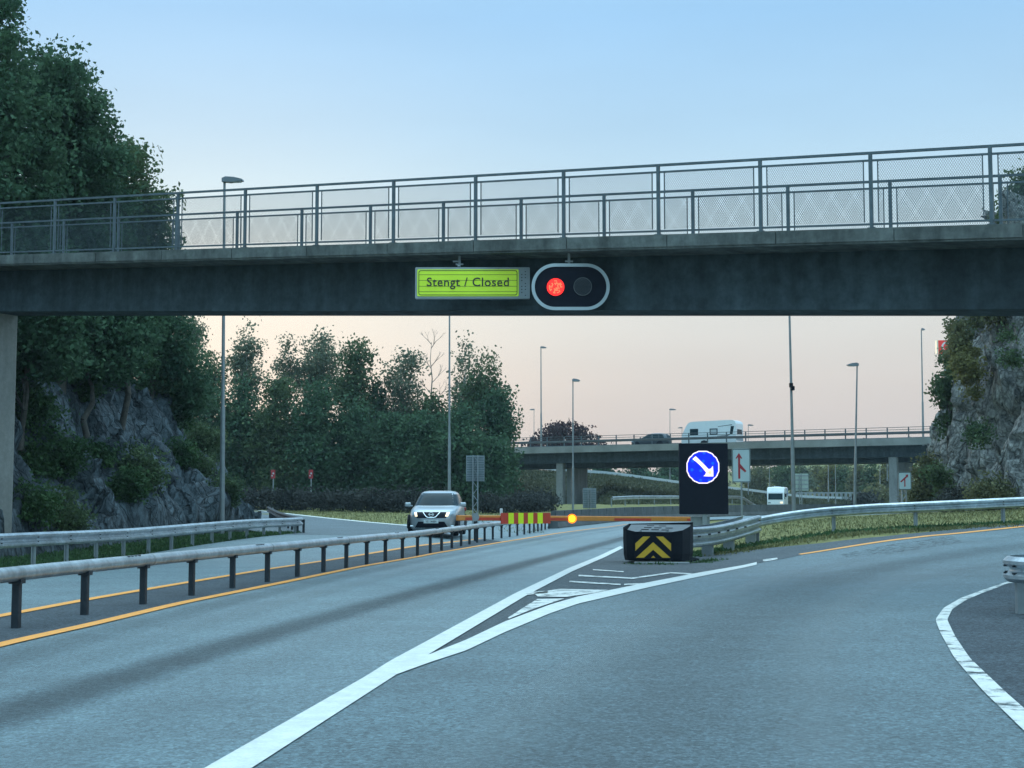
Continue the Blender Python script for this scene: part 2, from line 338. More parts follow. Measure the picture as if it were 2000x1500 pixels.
# asphalt sheets
Lft = [(-13.5, 1), (-11.6, 20), (-10.75, 33), (-9.9, 45), (-8.5, 57), (-6.2, 68), (-1.0, 84), (6, 101), (14, 118), (24, 134), (36, 148), (60, 160)]
Rgt = [(-1.0, 1)] + [(p.x + .5, p.y) for p in gl_r[1:]] + [(4.4, 45), (5.6, 55), (7.5, 68), (11, 82), (17, 97), (25, 110), (36, 120), (60, 130)]
strip('road', Lft, Rgt, M_ROAD, 0, n=260, k=22)
rampL = [gr_b[0] - (gr_b[1] - gr_b[0]).normalized() * 12.5] + [(p + Vector((-.06, .03, 0))) for p in gr_b] + [gr_b[-1] + Vector((.1, .8, 0)), gr_b[-1].lerp(orR[0], .5) + Vector((-.1, 1.1, 0))] + [p + Vector((-.3, 1.2, 0)) for p in orR]
rampL[0] = Vector((-2.4, 2, 0))
rampR = [Vector((6, 2, 0))] + [p + Vector((.5, 0, 0)) for p in iw_r] + [iw_r[-1] + Vector((8, 5, 0))]
strip('ramp_road', rampL, rampR, M_RAMP, .008, n=200, k=20)
strip('gore_paving', [p + Vector((-.02, 0, 0)) for p in gl_r[3:]], [p for p in gr_t[:7]], M_GORE, .004, n=80, k=8, sm=1)
strip('gore_paving', [gl_r[-1], Vector((4.0, 41, 0))], [gr_t[6], gr_t[-1] + Vector((0, .5, 0))], M_GORE, .0045, n=40, k=8, sm=0)
strip('median_paving', [p + Vector((.1, 0, 0)) for p in orl], [p for p in orr[:9]], M_MED, .004, n=160, k=4)
strip('shoulder_paving', iw_r, [(10, 0), (11, 12), (12, 20), (14, 28), (20, 34)], M_SHO, .012, n=120, k=10)
strip('ramp_verge', [p + Vector((-.3, 1.3, 0)) for p in orR], [p + Vector((0, .05, 0)) for p in orR], M_MED, .010, n=60, k=3)
# the slip road coming in from the left behind the guardrail
sL = [(-8.6, 56), (-11.6, 64), (-14.5, 74), (-19, 90), (-26, 108)]
sR = gpts([(822, 1030), (784, 1026.5), (710, 1020), (636, 1012.5), (551, 1003), (479, 994.5)]); sR.append(sR[-1] + (sR[-1] - sR[-2]).normalized() * 15)
strip('slip_road', [Vector((-4, 54, 0))] + [Vector((x, y, 0)) for x, y in sL], [sR[0] + Vector((1.5, -6, 0))] + sR, M_SLIP, .006, n=90, k=14)
# painted markings
strip('edge_marking', sR, [p + Vector((.25, .4, 0)) for p in sR], M_WHITE, .014, n=80, k=1)
strip('yellow_marking', [p + Vector((-.095, 0, 0)) for p in orr], [p + Vector((.095, 0, 0)) for p in orr], M_YEL, .012, n=200, k=2)
strip('yellow_marking', [p + Vector((-.095, 0, 0)) for p in orl], [p + Vector((.095, 0, 0)) for p in orl], M_YEL, .012, n=200, k=2)
strip('gore_marking', gl_l, gl_r, M_WHITE, .016, n=220, k=3, sm=1)
strip('gore_marking', gr_t, gr_b, M_WHITE, .0175, n=160, k=3, sm=1)
strip('gore_marking', gpts([(1490, 1094), (1518, 1090.5)]), gpts([(1491, 1098), (1519, 1093.5)]), M_WHITEW, .016, n=8, k=1)
strip('yellow_marking', [p + Vector((0, .2, 0)) for p in orR], [p + Vector((0, -.2, 0)) for p in orR], M_YEL, .016, n=80, k=1)
strip('edge_marking', iw_l, iw_r, M_WHITEW, .019, n=220, k=3, sm=2)
def quad_mark(pts, m=M_WHITEW, off=.0165, name='gore_marking'):
    g = gpts(pts); h = len(g) // 2; strip(name, g[:h], g[h:][::-1], m, off, n=24, k=3, sm=0)
quad_mark([(1042, 1160), (1092, 1152), (1188, 1154), (1160, 1160), (1105, 1168), (1050, 1167)])
quad_mark([(992, 1209), (1030, 1184), (1050, 1172), (1102, 1171), (1040, 1192), (994, 1211)])
quad_mark([(1028, 1158), (1070, 1156), (1070, 1160), (1028, 1164)])
quad_mark([(1112, 1136), (1212, 1142), (1212, 1144.5), (1112, 1139)])
quad_mark([(1219, 1142), (1275, 1140), (1275, 1143), (1219, 1144.5)])
quad_mark([(1130, 1124), (1232, 1129.5), (1232, 1132), (1130, 1127)])
quad_mark([(1232, 1130), (1310, 1119), (1310, 1121.5), (1232, 1133)])
quad_mark([(1310, 1119), (1355, 1121.5), (1352, 1124), (1310, 1121.5)])
quad_mark([(1158, 1113), (1218, 1117), (1218, 1119), (1158, 1115)])
M_STREAK2 = worn('tyre_streak', (.05, .055, .06), .4, rough=.7, scale=.9, uvfade=.22)
# stains: oil streak down the lane, dirt by the ramp edge
stk = gpts([(-150, 1442), (0, 1398), (180, 1342), (350, 1291), (520, 1240), (700, 1189), (880, 1140), (1060, 1092), (1180, 1062), (1235, 1047)])
strip('oil_streak', [p + Vector((-.5, 0, 0)) for p in stk], [p + Vector((.5, 0, 0)) for p in stk], M_STREAK, .006, n=120, k=6)
stk2 = [p.lerp(q, .12) for p, q in zip(smooth_poly(orr, 30).tolist() and [Vector((a[0], a[1], 0)) for a in smooth_poly(orr, 30)], [Vector((a[0], a[1], 0)) for a in smooth_poly(gl_l + [Vector((5.5, 62, 0))], 30)])]
strip('tyre_streak', [p + Vector((-.5, 0, 0)) for p in stk2], [p + Vector((.55, 0, 0)) for p in stk2], M_STREAK2, .0065, n=120, k=6)
rs = [a.lerp(b, .5) for a, b in zip([Vector((p[0], p[1], 0)) for p in smooth_poly(rampL, 24)], [Vector((p[0], p[1], 0)) for p in smooth_poly(iw_l, 24)])]
strip('tyre_streak', [p + Vector((-1.1, .4, 0)) for p in rs], [p + Vector((1.1, -.4, 0)) for p in rs], M_STREAK2, .0125, n=120, k=6)
lane = [(Vector((a[0], a[1], 0)), Vector((b[0], b[1], 0))) for a, b in zip(smooth_poly(orr, 30), smooth_poly(gl_l + [Vector((5.2, 62, 0))], 30))]
for f in (.30, .74):
    tk = [a.lerp(b, f) for a, b in lane]; strip('wheel_track', [p + Vector((-.45, 0, 0)) for p in tk], [p + Vector((.45, 0, 0)) for p in tk], M_TRACK, .0058, n=120, k=6)
for f in (.30, .72):
    tk = [Vector((a[0], a[1], 0)).lerp(Vector((b[0], b[1], 0)), f) for a, b in zip(smooth_poly(rampL, 24), smooth_poly(iw_l, 24))]; strip('wheel_track', [p + Vector((-.45, .2, 0)) for p in tk], [p + Vector((.45, -.2, 0)) for p in tk], M_TRACK, .0115, n=120, k=6)
strip('dirt_patch', gpts([(1640, 1084), (1720, 1068), (1860, 1048)]), gpts([(1655, 1090), (1770, 1078), (1880, 1060)]), M_DIRT, .0135, n=60, k=8, sm=0)
strip('verge_gravel', gpts([(1352, 1085), (1420, 1081), (1500, 1071), (1600, 1062), (1720, 1049), (1860, 1037), (2000, 1024), (2060, 1019)]), gpts([(1350, 1124), (1478, 1101), (1562, 1085), (1700, 1063.5), (1850, 1046), (2000, 1031), (2060, 1026)]), M_GORE, .011, n=90, k=6, sm=0)
M_PATCH = worn('grit', (.05, .055, .058), .52, rough=.9, scale=9)
strip('dirt_patch', gpts([(1955, 1178), (1975, 1200), (2010, 1218)]), gpts([(1985, 1172), (2010, 1185), (2060, 1200)]), M_DIRT, .016, n=20, k=6, sm=0)

# ------------------------------------------------------------------ near footbridge
BA, BB = W(100, 495, 36.84), W(1935, 438, 25.0); A0 = Vector((BA.x, BA.y, 0)); BU = Vector((BB.x - BA.x, BB.y - BA.y, 0)); BPITCH = BU.length / 11; SL = (BB.z - BA.z) / BU.length; BU.normalize(); BN = Vector((-BU.y, BU.x, 0))
if BN.y < 0: BN = -BN
def bz(s): return BA.z + SL * s
def BP(s, n, dz=0): p = A0 + BU * s + BN * n; p.z = bz(s) + dz; return p
BT = (BU + EZ * SL).normalized()
br = root('footbridge', BP(0, 1.4) - Vector((0, 0, bz(0))), 'concrete footbridge with dark mesh railings spanning the road', 'bridge')
S0, S1, WD = -16, 34, 2.75
def bbeam(m, n0, n1, z0, z1, s0=S0, s1=S1, seg=40):
    ss_ = np.linspace(s0, s1, seg + 1); vs = []
    for s in ss_: vs += [BP(s, n0, z0), BP(s, n1, z0), BP(s, n1, z1), BP(s, n0, z1)]
    fs = [(0, 1, 2, 3), tuple(seg * 4 + i for i in (3, 2, 1, 0))]
    for i in range(seg):
        for j in range(4): k = (j + 1) % 4; fs.append((i * 4 + j, i * 4 + k, i * 4 + 4 + k, i * 4 + 4 + j))
    m.add(vs, fs); return m
m = MB(); bbeam(m, 0, WD, -.28, 0); m.build('deck', M_CONC, br)
m = MB()
for i in range(len(np.arange(S0, S1, 2.2))):   # drip edge, cast in lengths
    s = S0 + 2.2 * i; bbeam(m, -.025, 0.0, -.24, -.02, s + .01, min(S1, s + 2.19), 2)
m.build('edge_beam', M_CONC, br)
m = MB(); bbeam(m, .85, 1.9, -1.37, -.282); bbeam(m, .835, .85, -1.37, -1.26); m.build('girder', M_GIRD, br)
pc = BP(-3.9, 1.5); pcz = float(gz(pc.x, pc.y)) - .3
m = MB(); m.prism(rrect(1.0, .9, .08, 3), (pc.x, pc.y, pcz), BU, BN, EZ, pc.z - 1.364 - pcz); m.build('column', M_PIER, br)
hole = MB()
def railing(n, s_first, n_posts, pitch, h, name):
    rl = MB()
    sa, sb = s_first, s_first + (n_posts - 1) * pitch
    for z, hh, ww in ((h, .045, .05), (h - .14, .035, .035), (.10, .035, .035)): bbeam(rl, n - ww / 2, n + ww / 2, z - hh, z, sa - 1, sb + 1, 4)
    ro = rl.build(name, M_RAIL, br)
    pm = None; mm = None
    for i in range(n_posts):
        s = s_first + i * pitch; p = BP(s, n)
        if pm is None:
            q = MB().box((0, 0, h / 2 - .02), (.062, .05, h - .05), (BU, BN, EZ)); q.box((0, 0, .01), (.14, .12, .02), (BU, BN, EZ)); po = q.build('post', M_RAIL, ro); pm = po
            q = MB(); w = pitch - .26; y0, y1 = .12, h - .155; x0 = .13
            pt = lambda x, z: BU * x + EZ * (z + SL * x)
            for x in (x0, x0 + w): q.box(pt(x, (y0 + y1) / 2), (.018, .02, y1 - y0), (BU, BN, EZ))
            cw, chh = .043, .067; sl_ = chh / cw; Hh = y1 - y0
            for sg in (1, -1):
                k = -int(Hh / sl_ / cw) - 1
                while k * cw < w + Hh / sl_ + cw:
                    xa = k * cw; a, b2 = xa, xa + sg * Hh / sl_; za, zb = 0.0, Hh      # line from bottom to top
                    if b2 < 0 and a < 0 or a > w and b2 > w: k += 1; continue
                    def clip(a, za, b2, zb):
                        if a < 0: za += (0 - a) / (b2 - a) * (zb - za); a = 0
                        if a > w: za += (w - a) / (b2 - a) * (zb - za); a = w
                        return a, za
                    a2, za2 = clip(a, za, b2, zb); b3, zb3 = clip(b2, zb, a, za)
                    if abs(zb3 - za2) > .02:
                        P0, P1 = pt(x0 + a2, y0 + za2), pt(x0 + b3, y0 + zb3); d = (P1 - P0).normalized(); sdv = d.cross(BN).normalized(); t = .0022
                        q.add([P0 - sdv * t, P0 + sdv * t, P1 + sdv * t, P1 - sdv * t], [(0, 1, 2, 3)])
                        q.add([P0 - BN * .002, P0 + BN * .002, P1 + BN * .002, P1 - BN * .002], [(0, 1, 2, 3)])
                    k += 1
            mm = q.build('mesh_panel', M_RAIL, ro)
            for o in (pm, mm): o.data.transform(Matrix.Translation(ORG[ro.name])); o.location = p - ORG[ro.name]
        else:
            o = pm.copy(); C.objects.link(o); o.parent = ro; o.location = p - ORG[ro.name]
            o = mm.copy(); C.objects.link(o); o.parent = ro; o.location = p - ORG[ro.name]
railing(.09, -BPITCH * 2, 18, BPITCH, 1.40, 'railing')
railing(WD - .1, -4.6, 18, BPITCH, 1.40, 'railing')

# ------------------------------------------------------------------ closed sign and signal hanging from the footbridge
M_SGREY = mat('sign_case', (.30, .32, .33), .5, metal=.3, var=.12)
M_LIME = mat('sign_lime', (.50, .72, .03), .5, var=.06, emit=(.42, .66, .02), estr=.22)
M_INK = mat('sign_ink', (.02, .025, .03), .6, var=.1)
def at_plane(px, py, Y): return W(px, py, Y)
Ys = 30.42
tl, brr = W(811, 522, Ys), W(1035, 583, Ys); c = (tl + brr) / 2; w, h = brr.x - tl.x, tl.z - brr.z
sg = root('closed_sign', (c.x, Ys, brr.z), 'yellow green Stengt / Closed sign hanging under the footbridge', 'sign')
MB().prism(rrect(w, h, .02, 2), (c.x, Ys + .14, c.z), EX, EZ, FR, .14).build('case', M_SGREY, sg)
fx0, fx1 = W(815, 552, Ys).x, W(1013, 552, Ys).x; fcx = (fx0 + fx1) / 2; fw, fh = fx1 - fx0, h * .86
MB().prism(rrect(fw, fh, .02, 2), (fcx, Ys - .001, c.z), EX, EZ, FR, .012).build('face', M_LIME, sg)
def ring(mb, outer, inner, o, ex, ey, en, th):
    o, ex, ey, en = map(Vector, (o, ex, ey, en)); n = len(outer)
    vs = [o + ex * a + ey * b + en * k for k in (0, th) for poly in (outer, inner) for a, b in poly]
    fs = []
    for i in range(n):
        j = (i + 1) % n
        fs += [(2 * n + i, 2 * n + j, 3 * n + j, 3 * n + i), (i, j, 2 * n + j, 2 * n + i), (n + i, n + j, 3 * n + j, 3 * n + i), (i, j, n + j, n + i)]
    mb.add(vs, fs); return mb
b = MB(); ring(b, rrect(fw * .975, fh * .93, .05), rrect(fw * .975 - .028, fh * .93 - .028, .04), (fcx, Ys - .0135, c.z), EX, EZ, FR, .003); b.build('border', M_INK, sg)
b = MB()
for zf in (-.33, -.13, .09, .30): b.box((fcx, Ys - .014, c.z + fh * zf), (fw * .97, .003, .008))
b.build('slat_gap', M_INK, sg)
text_obj('lettering', 'Stengt / Closed', .262, (fcx, Ys - .022, c.z + .005), EX, EZ, FR, M_INK, sg, .004, .99, spacing=1.06, bold=.006)
b = MB()
for i in range(9):
    for j in range(2):
        if (i * 3 + j) % 4: b.box((fx1 + .065 + .075 * j, Ys - .003, c.z - h * .40 + i * .062), (.022, .006, .018))
b.build('vent_holes', M_POST, sg)
hz_ = lambda p: 0
tz = bz((Vector((W(896, 552, Ys).x, Ys, 0)) - A0).dot(BU)) - .28
x = W(896, 552, Ys).x
b = MB().box((x, Ys + .42, (tl.z + tz) / 2 + .03), (.05, .05, tz - tl.z + .02)); b.box((x, Ys + .25, tl.z + .045), (.06, .38, .03)); b.box((x, Ys + .42, tl.z + .13), (.16, .06, .03)); b.box((x - .08, Ys + .42, tl.z + .19), (.12, .06, .03)); b.build('bracket', M_GALVD, sg)
Yt = 29.42
p0, p1 = W(1038, 515, Yt), W(1191, 606, Yt); c = (p0 + p1) / 2; w, h = p1.x - p0.x, p0.z - p1.z
tl_ = root('traffic_signal', (c.x, Yt, p1.z), 'oval two lens traffic signal showing red beside the closed sign', 'traffic signal')
MB().prism(rrect(w * .97, h * .95, h * .47, 14), (c.x, Yt + .02, c.z), EX, EZ, FR, .03).build('backboard', M_BLACK, tl_)
b = MB(); ring(b, rrect(w, h, h * .498, 14), rrect(w - .13, h - .13, h * .498 - .065, 14), (c.x, Yt - .01, c.z), EX, EZ, FR, .02); b.build('rim', mat('signal_rim', (.42, .46, .48), .5, var=.08), tl_)
M_RED = mat('red_lens_lit', (.7, .03, .02), .4, var=.1, emit=(1.0, .012, .01), estr=1.3)
M_REDH = mat('red_led_hot', (.9, .3, .1), .4, var=.1, emit=(1.0, .17, .07), estr=1.2)
M_GREY = mat('dead_lens', (.07, .075, .08), .45, var=.2, scale=30)
rl_ = W(1085, 561, Yt); rr_ = W(1138, 560, Yt)
for p, r_, mt, nm in ((rl_, .175, M_RED, 'red_lens'), (rr_, .185, M_GREY, 'dark_lens')):
    b = MB().prism(circ(r_, 40), (p.x, Yt - .012, p.z), EX, EZ, FR, .03); o = b.build(nm, mt, tl_)
    rg = random.Random(4); d = MB(); k = 0
    for ring_i in range(7):
        nn = max(1, ring_i * 6)
        for j in range(nn):
            a = 2 * math.pi * j / nn; q = (p.x + ring_i * r_ * .14 * math.cos(a), Yt - .044, p.z + ring_i * r_ * .14 * math.sin(a))
            if nm == 'red_lens' and (rg.random() < .5 or ring_i > 5): continue
            d.prism(circ(.0115, 8), q, EX, EZ, FR, .004)
    d.build('led_dots', M_REDH if nm == 'red_lens' else M_BLACK, o)
x = W(1112, 552, Yt).x; tz = bz((Vector((x, Yt, 0)) - A0).dot(BU)) - .28
b = MB().box((x, Yt + .14, (p0.z + tz) / 2), (.05, .05, tz - p0.z + .06)); b.box((x, Yt + .14, p0.z + .07), (.16, .06, .03)); b.build('bracket', M_GALVD, tl_)

# ------------------------------------------------------------------ guardrails
WPROF = [(-.0, -.155), (.035, -.15), (.082, -.105), (.082, -.065), (.01, -.022), (.0, 0), (.01, .022), (.082, .065), (.082, .105), (.035, .15), (0, .155)]
def wprof(sgn=1, k=1.0, three=False):
    base = [(a, b) for a, b in WPROF]
    if three: base = [(a, b - .1) for a, b in WPROF[:6]] + [(a, b + .1 - .0) for a, b in WPROF[5:]] ; 
    if three: base = [(0, -.25), (.035, -.245), (.082, -.205), (.082, -.165), (.01, -.12), (.01, -.085), (.082, -.04), (.082, .04), (.01, .085), (.01, .12), (.082, .165), (.082, .205), (.035, .245), (0, .25)]
    o = [(sgn * a, b * k) for a, b in base]; i = [(sgn * (a - .006) , b * k) for a, b in base][::-1]
    return o + i
def along(pts, step):
    P = [Vector(p) for p in pts]; out = []; d = 0; nxt = 0
    for a, b in zip(P[:-1], P[1:]):
        L = (b - a).length
        while nxt <= d + L: out.append((a.lerp(b, (nxt - d) / L), (b - a).normalized())); nxt += step
        d += L
    return out
# pipe barrier in the median
pipe_xy = [(float(xp(y)), y) for y in np.linspace(3, 78.5, 100)]
pipe = smooth_poly(pipe_xy, 150, 12)
def ph(y): return np.interp(y, [3, 17, 36, 54, 66, 78], [.68, .69, .70, .68, .66, .66])
ppath = [Vector((a, b, float(gz(a, b)) + float(ph(b)) - .085)) for a, b in pipe]
pb = root('pipe_barrier', gp(pipe[70][0], pipe[70][1]), 'galvanised round pipe barrier on dark posts in the median', 'guardrail')
MB().sweep([(.085 * math.cos(t) , .085 * math.sin(t)) for t in np.linspace(0, 2 * math.pi, 17)[:-1]], ppath, True, True).build('pipe_rail', M_GALV, pb)
flat = [Vector((a, b, 0)) for a, b in pipe]
Dp = [17.03, 18.95]; proto = None
b = MB()
for i, (q, d) in enumerate(along(flat, 6.0)):
    z = float(gz(q.x, q.y)) + float(ph(q.y)) - .085
    b.sweep([(.0872 * math.cos(t), .0872 * math.sin(t)) for t in np.linspace(0, 2 * math.pi, 17)[:-1]], [Vector((q.x, q.y, z)) - d * .03, Vector((q.x, q.y, z)) + d * .03], True, True)
b.build('pipe_joint', M_GALVD, pb)
yy = 4.5; i = 0
while yy < 78.3:
    x = float(np.interp(yy, pipe[:, 1], pipe[:, 0])); z = float(gz(x, yy)); H = float(ph(yy)) - .15
    q = MB().prism(rrect(.085, .13, .02, 2), (x, yy, z - .05), EX, EY, EZ, H + .05); q.box((x, yy, z + H - .02), (.14, .16, .05)); q.build('post', M_POST, pb)
    yy += 2.03
b = MB()   # maker's slots punched in the pipe
for q, d in along(flat, 6.0)[1:]:
    s = d.cross(EZ).normalized(); z = float(gz(q.x, q.y)) + float(ph(q.y)) - .085
    for k in range(4):
        c_ = Vector((q.x, q.y, z)) + d * (-.9 + .13 * k) + s * .035 + EZ * .0775; b.box(c_, (.028, .07, .012), (s, d, EZ))
b.build('slot', M_POST, pb)

def wrail(name, label, base, step, hts, sgn, three=None, post_m=M_GALVD, rail_m=M_GALV, k=1.0, post=(.06, .12), cat='guardrail', nsm=60, block=True, curl=False):
    """base: ground XY polyline; hts: callable z-top height by fraction"""
    P = smooth_poly(base, nsm, 4); n = len(P)
    path = [Vector((a, b, float(gz(a, b)) + hts(i / (n - 1)) - .155 * k)) for i, (a, b) in enumerate(P)]
    r_ = root(name, gp(P[n // 2][0], P[n // 2][1]), label, cat)
    MB().sweep(wprof(sgn, k), path, True, False).build('rail', rail_m, r_)
    fl = [Vector((a, b, 0)) for a, b in P]; tot = sum((q - p).length for p, q in zip(fl[:-1], fl[1:])); acc = 0
    for q, d in along(fl, step):
        i = min(range(n), key=lambda j: (fl[j] - q).length); fz = i / (n - 1)
        s = d.cross(EZ).normalized(); z = float(gz(q.x, q.y)); H = hts(fz)
        pm = MB().box(Vector((q.x, q.y, z + H / 2 - .08)) - s * (sgn * .07), (.02, post[1], H - .02), (s, d, EZ)); pm.box(Vector((q.x, q.y, z + H / 2 - .08)) - s * (sgn * .035), (post[0] + .03, .018, H - .02), (s, d, EZ))
        pm.build('post', post_m, r_)
    jb = MB()
    for q, d in along(fl, step):
        i = min(range(n), key=lambda j: (fl[j] - q).length); s = d.cross(EZ).normalized(); z = float(gz(q.x, q.y)) + hts(i / (n - 1)) - .155 * k
        for dz in (-.045, .045): jb.box(Vector((q.x, q.y, z + dz * k)) + s * (sgn * .05), (.06, .03, .02), (s, d, EZ))
    jb.build('bolt', M_POST, r_)
    return r_, path
lb = [(-13.2, 6), (-12.1, 18), (-11.15, 30), (-10.55, 38), (-9.9, 45), (-9.2, 52), (-8.3, 58.5)]
wrail('w_beam_guardrail', 'steel guardrail running below the dark rock face', lb, 2.0, lambda f: .78 - .16 * ss(.5, 1, f), 1, k=1.05)
# returning rail seen from behind
rb = [(-8.3, 58.9), (-9.4, 63), (-11.2, 71), (-13.8, 84)]
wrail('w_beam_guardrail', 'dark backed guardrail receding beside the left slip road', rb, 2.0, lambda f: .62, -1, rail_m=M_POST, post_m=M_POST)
# right guardrail behind the gore
nose = W(1352, 1048, 40.5)
rg_pts = [(1480, 46.0), (1509, 46.6), (1575, 46.5), (1716, 45.2), (1859, 44.3), (2000, 44.0)]
rgx = [((px - 1000) / F * D, D) for px, D in rg_pts]; rgx += [(20, 44.5), (27, 46)]
def rh(f): return .77
g_r, gpath = wrail('w_beam_guardrail', 'blue grey guardrail curving along the right ramp grass', rgx, 2.55, rh, 1, k=1.0)
# triple beam transition from the cushion to the guardrail
tb0 = Vector(((1345 - 1000) / F * 38.2, 38.2, 0)); tb1 = Vector((rgx[0][0], rgx[0][1], 0))
tr = root('triple_beam_guardrail', gp(*tb0.lerp(tb1, .5).xy), 'deep slotted triple beam rail joining crash cushion to guardrail', 'guardrail')
path = []
for f in np.linspace(0, 1, 14):
    q = tb0.lerp(tb1, f); path.append(Vector((q.x, q.y, float(gz(q.x, q.y)) + .56 - .0 * f)))
MB().sweep(wprof(1, 1.05, True), path, True).build('rail', M_GALV, tr)
q = MB(); s = (tb1 - tb0).normalized().cross(EZ).normalized()
off = [p - s * .42 for p in path]; q.sweep(wprof(-1, 1.05, True), off, True); q.build('rail', M_GALV, tr)
q = MB()
for i in range(6):
    p = path[0].lerp(path[-1], .08 + .13 * i); q.box(p + s * .0865 + EZ * .0, (.012, .26, .045), (s, (tb1 - tb0).normalized(), EZ))
q.build('slot', M_BLACK, tr)
for f in (.32, .62, .97):
    p = tb0.lerp(tb1, f); z = float(gz(p.x, p.y)); MB().box(Vector((p.x, p.y, z + .3)) - s * .2, (.30, .16, .75), (s, (tb1 - tb0).normalized(), EZ)).build('post', M_GALVD, tr)
q = MB(); e = path[-1]; q.sweep([(a * 1.0, b) for a, b in wprof(1, 1.05, True)], [e - (tb1 - tb0).normalized() * .05, e + (tb1 - tb0).normalized() * .02]); q.build('end_shoe', M_GALVD, tr)
# near right bull-nose guardrail
ce = Vector((7.22, 18.7, 0)); arc = [ce + Vector((.92 * math.cos(a), .92 * math.sin(a), 0)) for a in np.linspace(R(95), R(250), 24)]
tail0 = [arc[0] + Vector((1, .25, 0)).normalized() * d for d in (4, 2, 1)]; tail1 = [arc[-1] + Vector((1, -.36, 0)).normalized() * d for d in (1, 2, 4)]
bn_ = root('bullnose_guardrail', gp(6.6, 18.7), 'rounded guardrail nose at the right edge of the near shoulder', 'guardrail')
bp_ = [Vector((p.x, p.y, float(gz(p.x, p.y)) + .565)) for p in tail0 + arc + tail1]
MB().sweep(wprof(1, 1.05), bp_, True).build('rail', M_GALV, bn_)
for p in (tail0[1], arc[4], arc[12], arc[20], tail1[1]):
    d = (p - ce).normalized(); q = Vector((p.x, p.y, 0)) - d * .09; z = float(gz(q.x, q.y)); MB().box((q.x, q.y, z + .3), (.1, .13, .66), (d, d.cross(EZ), EZ)).build('post', M_GALVD, bn_)
q = MB()
for p in arc[2::3]:
    d = (p - ce).normalized()
    for dz in (.52, .61): q.box((p.x + d.x * .05, p.y + d.y * .05, dz + .0), (.07, .03, .022), (d, d.cross(EZ), EZ))
q.build('bolt', M_POST, bn_)

# ------------------------------------------------------------------ crash cushion
cc = gp(3.54, 36.3)
cu = root('crash_cushion', cc, 'black crash cushion with yellow chevron face on the gore', 'crash cushion')
yw = R(-8); cx_ = Vector((math.cos(yw), math.sin(yw), 0)); cy_ = Vector((-math.sin(yw), math.cos(yw), 0))
def CP(a, b, z): return cc + cx_ * a + cy_ * b + EZ * z
hull = [(a * 1.22, b) for a, b in [(-.66, -.30), (-.58, -.62), (-.40, -.76), (.28, -.76), (.52, -.55), (.66, .1), (.70, 1.3), (-.62, 1.3)]]
b = MB(); n = len(hull); lv = []
top = lambda a, bb: .735 + .13 * (abs(a) / .85) ** 3 + .055 * max(0, bb + .5)
for k, (zz, sc_) in enumerate(((.07, .955), (.22, .99), (.5, 1.0), (None, 1.0))):
    lv.append([CP(a * sc_, bb * sc_, top(a, bb) if zz is None else zz) for a, bb in hull])
for i in range(3): b.add(lv[i] + lv[i + 1], [(j, (j + 1) % n, n + (j + 1) % n, n + j) for j in range(n)])
b.add(lv[0], [tuple(range(n))]); b.build('cover', M_RUB, cu)
b = MB(); lz = lambda bb: .70 + .10 * (bb + .76); ins = [CP(a * .93, bb * .92 + .05, lz(bb)) for a, bb in hull]; ins2 = [CP(a * .93, bb * .92 + .05, lz(bb) - .08) for a, bb in hull]
b.add(ins + ins2, [tuple(range(n)), tuple(range(2 * n - 1, n - 1, -1))] + [(j, (j + 1) % n, n + (j + 1) % n, n + j) for j in range(n)]); b.build('lid', mat('lid_grey', (.075, .09, .10), .6, var=.3, scale=4), cu)
b = MB()
for i, (a, bb) in enumerate(((-.3, .2), (-.05, .15), (.2, .1), (-.25, .6), (0, .55), (.28, .5), (-.2, 1.0), (.1, .95))): b.box(CP(a, bb, lz(bb) + .004), (.18, .10, .012), (cx_, cy_, EZ))
b.build('slot', M_BLACK, cu)
b = MB().box(CP(-.05, -.66, .745), (.86, .06, .03), (cx_, cy_, EZ)); b.box(CP(-.36, -.70, .765), (.06, .06, .06), (cx_, cy_, EZ)); b.box(CP(.28, -.70, .765), (.06, .06, .06), (cx_, cy_, EZ)); b.build('rim_bar', M_GALVD, cu)
M_CHY = mat('chevron_yellow', (.72, .41, .02), .5, var=.12, scale=5); o_ = CP(-.06, -.772, .40)
MB().prism([(-.45, -.29), (.45, -.29), (.45, .27), (-.45, .27)], o_, cx_, EZ, -cy_, .012).build('face_plate', M_BLACK, cu)
b = MB(); o2 = o_ - cy_ * .013; th = .004
for sg_ in (1, -1):
    b.prism([(0, .11), (sg_ * .41, -.26), (sg_ * .22, -.26), (0, -.07)] if sg_ > 0 else [(0, .11), (0, -.07), (-.22, -.26), (-.41, -.26)], o2, cx_, EZ, -cy_, th)
    b.prism([(sg_ * .07, .245), (sg_ * .24, .245), (sg_ * .425, .08), (sg_ * .425, -.10)], o2, cx_, EZ, -cy_, th)
b.prism([(-.05, -.26), (.05, -.26), (0, -.21)], o2, cx_, EZ, -cy_, th)
b.build('chevron', M_CHY, cu)
for i, (a, bb, L) in enumerate(((0, -.5, .22), (.15, -.2, .3))): MB().box(CP(a, bb, .06), (.3, .16, .16), (cx_, cy_, EZ)).build('foot', M_GALVD, cu)
b = MB()
for i in range(6): b.box(CP(.42 + .05 * i, -.35 + .33 * i, .09), (.14, .13, .16), (cx_, cy_, EZ)); b.tube(CP(.2 + .06 * i, -.3 + .3 * i, .12), CP(.75 + .05 * i, -.45 + .33 * i, .02), .04)
b.build('base_frame', M_RUB, cu)
MB().box(CP(.15, -1.0, .025), (1.3, .18, .05), (cx_, cy_, EZ), .012).build('base_rail', M_GALVD, cu)
